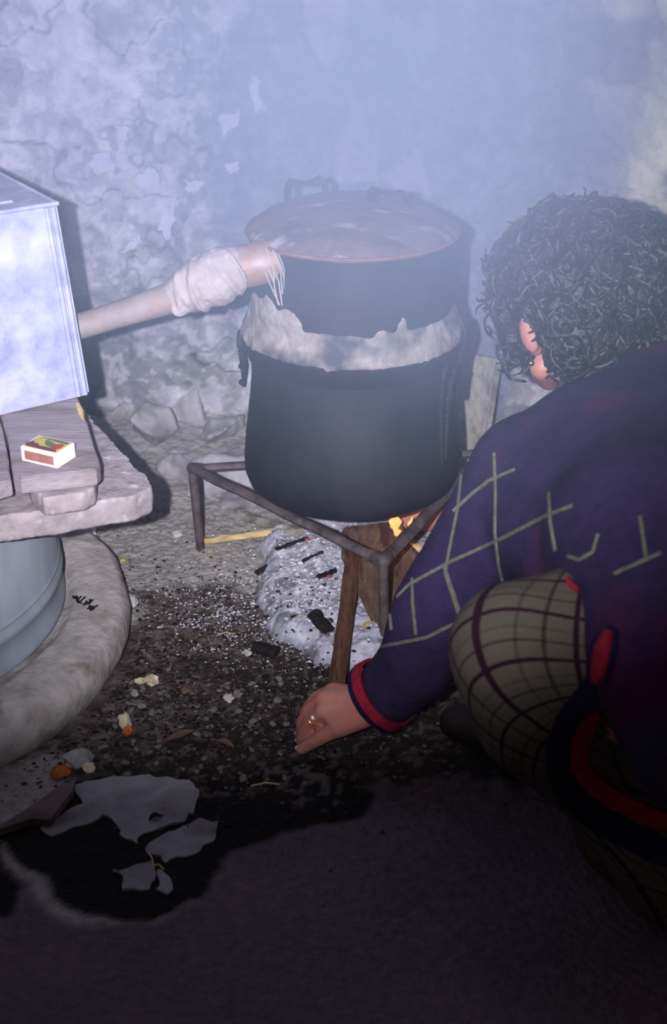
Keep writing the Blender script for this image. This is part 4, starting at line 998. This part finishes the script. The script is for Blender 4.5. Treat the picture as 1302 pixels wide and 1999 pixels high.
# wrap coordinates around the leg axis
axis = [V((.80, 1.36, .36)), V((.55, 1.37, .37)), V((.34, 1.40, .36)), V((.262, 1.44, .33)), V((.262, 1.45, .24)), V((.30, 1.47, .14)), V((.36, 1.5, .0))]
dense = []
for i in range(len(axis)-1):
    p0, p1, p2, p3 = axis[max(i-1, 0)], axis[i], axis[i+1], axis[min(i+2, len(axis)-1)]
    for t in np.linspace(0, 1, 14, endpoint=False): dense.append(.5*((2*p1)+(-p0+p2)*t+(2*p0-5*p1+4*p2-p3)*t*t+(-p0+3*p1-3*p2+p3)*t**3))
dense = np.array([tuple(d) for d in dense]); sl_len = np.concatenate([[0], np.cumsum(np.linalg.norm(np.diff(dense, axis=0), axis=1))])
tang = np.gradient(dense, axis=0); tang /= np.linalg.norm(tang, axis=1)[:, None]
refv = np.array([.15, .97, .1])
D2 = ((sc_[:, None, :]-dense[None])**2).sum(-1); ww = np.exp(-D2/(2*.045**2)+D2.min(1)[:, None]/(2*.045**2)); ww /= ww.sum(1)[:, None]
s_v = ww @ sl_len; tv = ww @ tang; pc = ww @ dense; tv /= np.linalg.norm(tv, axis=1)[:, None]
rv = sc_-pc; bx = refv[None]-tv*(tv @ refv)[:, None]; bx /= np.linalg.norm(bx, axis=1)[:, None]; by = np.cross(tv, bx)
ang = np.arctan2((rv*by).sum(1), (rv*bx).sum(1))
uvl = sm_.uv_layers.new(name='plaid'); li = np.empty(len(sm_.loops), np.int32); sm_.loops.foreach_get('vertex_index', li)
UVa = np.stack([ang*.10, s_v], 1)[li].astype(np.float32); uvl.data.foreach_set('uv', UVa.ravel())
skirt = obj('skirt', sm_, 'plaid', person)
# cardigan front edge hanging over the skirt: dark band and red trim
bvs = BVHTree.FromPolygons([v.co+pw for v in sm_.vertices]+[v.co+pw for v in cm.vertices], [tuple(p.vertices) for p in sm_.polygons]+[tuple(i+len(sm_.vertices) for i in p.vertices) for p in cm.polygons])
def ribbon(pl, wpx, m, nm, lift=.006, th=.012):
    pts = []
    for a, b in zip(pl, pl[1:]):
        k = max(2, int(math.hypot(b[0]-a[0], b[1]-a[1])/14))
        for j in range(k): pts.append((a[0]+(b[0]-a[0])*j/k, a[1]+(b[1]-a[1])*j/k))
    pts.append(pl[-1]); bm = bmesh.new(); rows = []; raw = []
    for i, p in enumerate(pts):
        q0, q1 = pts[max(i-1, 0)], pts[min(i+1, len(pts)-1)]; dx, dy = q1[0]-q0[0], q1[1]-q0[1]; l_ = math.hypot(dx, dy) or 1; nx_, ny_ = -dy/l_, dx/l_
        w2 = wpx*(.5 if i not in (0, len(pts)-1) else .2)
        A_, n1_ = cast(p[0]+nx_*w2, p[1]+ny_*w2, lift, bvs); B_, n2_ = cast(p[0]-nx_*w2, p[1]-ny_*w2, lift, bvs)
        if A_ is None or B_ is None or (A_-B_).length > .12: continue
        raw.append((A_, B_, n1_, n2_))
    for _ in range(3):
        raw = [raw[0]]+[tuple((raw[i-1][j]+raw[i][j]*2+raw[i+1][j])/4 for j in range(4)) for i in range(1, len(raw)-1)]+[raw[-1]]
    for A_, B_, n1_, n2_ in raw:
        rows.append([bm.verts.new(A_), bm.verts.new((A_+B_)/2+n1_*.002), bm.verts.new(B_), bm.verts.new(B_-n2_*th), bm.verts.new(A_-n1_*th)])
    for a, b in zip(rows, rows[1:]):
        for k in range(5): bm.faces.new((a[k], a[(k+1) % 5], b[(k+1) % 5], b[k]))
    if len(rows) > 1: bm.faces.new(rows[0]); bm.faces.new(rows[-1][::-1])
    return obj(nm, bm, m, cardigan)
ribbon([(1200, 1225), (1183, 1255), (1172, 1300), (1168, 1340), (1130, 1375), (1098, 1430), (1086, 1490), (1115, 1550), (1190, 1610), (1330, 1680)], 52, 'dark_knit', 'dark_front_band', .004)
ribbon([(1196, 1232), (1183, 1265), (1172, 1330)], 26, 'red_knit', 'red_trim', .008)
ribbon([(1172, 1385), (1142, 1412), (1124, 1460), (1122, 1492), (1150, 1522), (1180, 1545), (1240, 1575), (1330, 1615)], 34, 'red_knit', 'red_trim', .008)
ribbon([(1106, 1133), (1116, 1142), (1128, 1156)], 15, 'red_knit', 'red_tab', .005)
# stocking and shoe of the far leg, shoe of the near leg
obj('stocking', remesh(limb([(KN2.lerp(FT2, .35), .050), (KN2.lerp(FT2, .7), .043), (FT2, .037)]), .005, 3), 'stocking', person)
for f, dv in ((FT, V((-.03, .11, 0))), (FT2, V((-.09, .07, 0)))):
    a = V((f.x, f.y, .036)); sh = obj('shoe', remesh(limb([(a-dv*.35, .034), (a+dv*.4, .034), (a+dv*1.25+V((0, 0, -.006)), .028)]), .005, 3), 'shoe', person)
    zc = coords(sh.data); zc[:, 2] = np.maximum(zc[:, 2], .002); setco(sh.data, zc)

# ================================================================= SMOKE
def smoke_mat():
    m = bpy.data.materials.new('smoke'); m.use_nodes = True; nt = m.node_tree; N = nt.nodes; L = nt.links; N.clear()
    out = N.new('ShaderNodeOutputMaterial'); vs = N.new('ShaderNodeVolumePrincipled'); L.new(vs.outputs[0], out.inputs['Volume'])
    vs.inputs['Color'].default_value = (.54, .69, 1.0, 1); vs.inputs['Anisotropy'].default_value = -.15
    vs.inputs['Absorption Color'].default_value = (0, 0, 0, 1)
    tc = N.new('ShaderNodeTexCoord'); sx = N.new('ShaderNodeSeparateXYZ'); L.new(tc.outputs['Object'], sx.inputs[0])
    def mth(op, a, b=None, clamp=False):
        n = N.new('ShaderNodeMath'); n.operation = op; n.use_clamp = clamp
        for i, q_ in enumerate((a, b)):
            if q_ is None: continue
            if isinstance(q_, (int, float)): n.inputs[i].default_value = q_
            else: L.new(q_, n.inputs[i])
        return n.outputs[0]
    X, Y, Z = sx.outputs
    # rises: thin near the ground, thick above the still's shoulder
    mr = N.new('ShaderNodeMapRange'); mr.interpolation_type = 'SMOOTHSTEP'; L.new(Z, mr.inputs[0]); mr.inputs[1].default_value = .40; mr.inputs[2].default_value = .88; mr.inputs[3].default_value = .0; mr.inputs[4].default_value = 1
    # plume above the fire spreads sideways
    dx = mth('DIVIDE', mth('SUBTRACT', X, .12), .36); dd = mth('MULTIPLY', dx, dx); g = mth('POWER', 2.718, mth('MULTIPLY', dd, -1))
    nz = N.new('ShaderNodeTexNoise'); nz.inputs['Scale'].default_value = 3.2; nz.inputs['Detail'].default_value = 2; L.new(tc.outputs['Object'], nz.inputs['Vector'])
    nr = N.new('ShaderNodeMapRange'); L.new(nz.outputs['Fac'], nr.inputs[0]); nr.inputs[1].default_value = .32; nr.inputs[2].default_value = .68; nr.inputs[3].default_value = .55; nr.inputs[4].default_value = 1.45
    dens = mth('MULTIPLY', mth('MULTIPLY', mth('ADD', mth('MULTIPLY', g, .62), .42), mr.outputs[0]), nr.outputs[0])
    yr = N.new('ShaderNodeMapRange'); yr.interpolation_type = 'SMOOTHSTEP'; L.new(Y, yr.inputs[0]); yr.inputs[1].default_value = 1.15; yr.inputs[2].default_value = 2.05; yr.inputs[3].default_value = .0; yr.inputs[4].default_value = 1
    xr = N.new('ShaderNodeMapRange'); xr.interpolation_type = 'SMOOTHSTEP'; L.new(X, xr.inputs[0]); xr.inputs[1].default_value = .38; xr.inputs[2].default_value = .70; xr.inputs[3].default_value = 1; xr.inputs[4].default_value = .22
    dens = mth('MULTIPLY', mth('MULTIPLY', mth('MULTIPLY', dens, yr.outputs[0]), xr.outputs[0]), SMOKE)
    L.new(dens, vs.inputs['Density'])
    return m
SMOKE = .80
bm = box((0, 2.02, .9), (1.35, 0, 0), (0, .88, 0), (0, 0, .70), bev=0)
sm = obj('smoke', bm, smoke_mat(), smooth=False); tag(sm, 'bluish wood smoke rising around and above the still', 'smoke', kind='stuff')
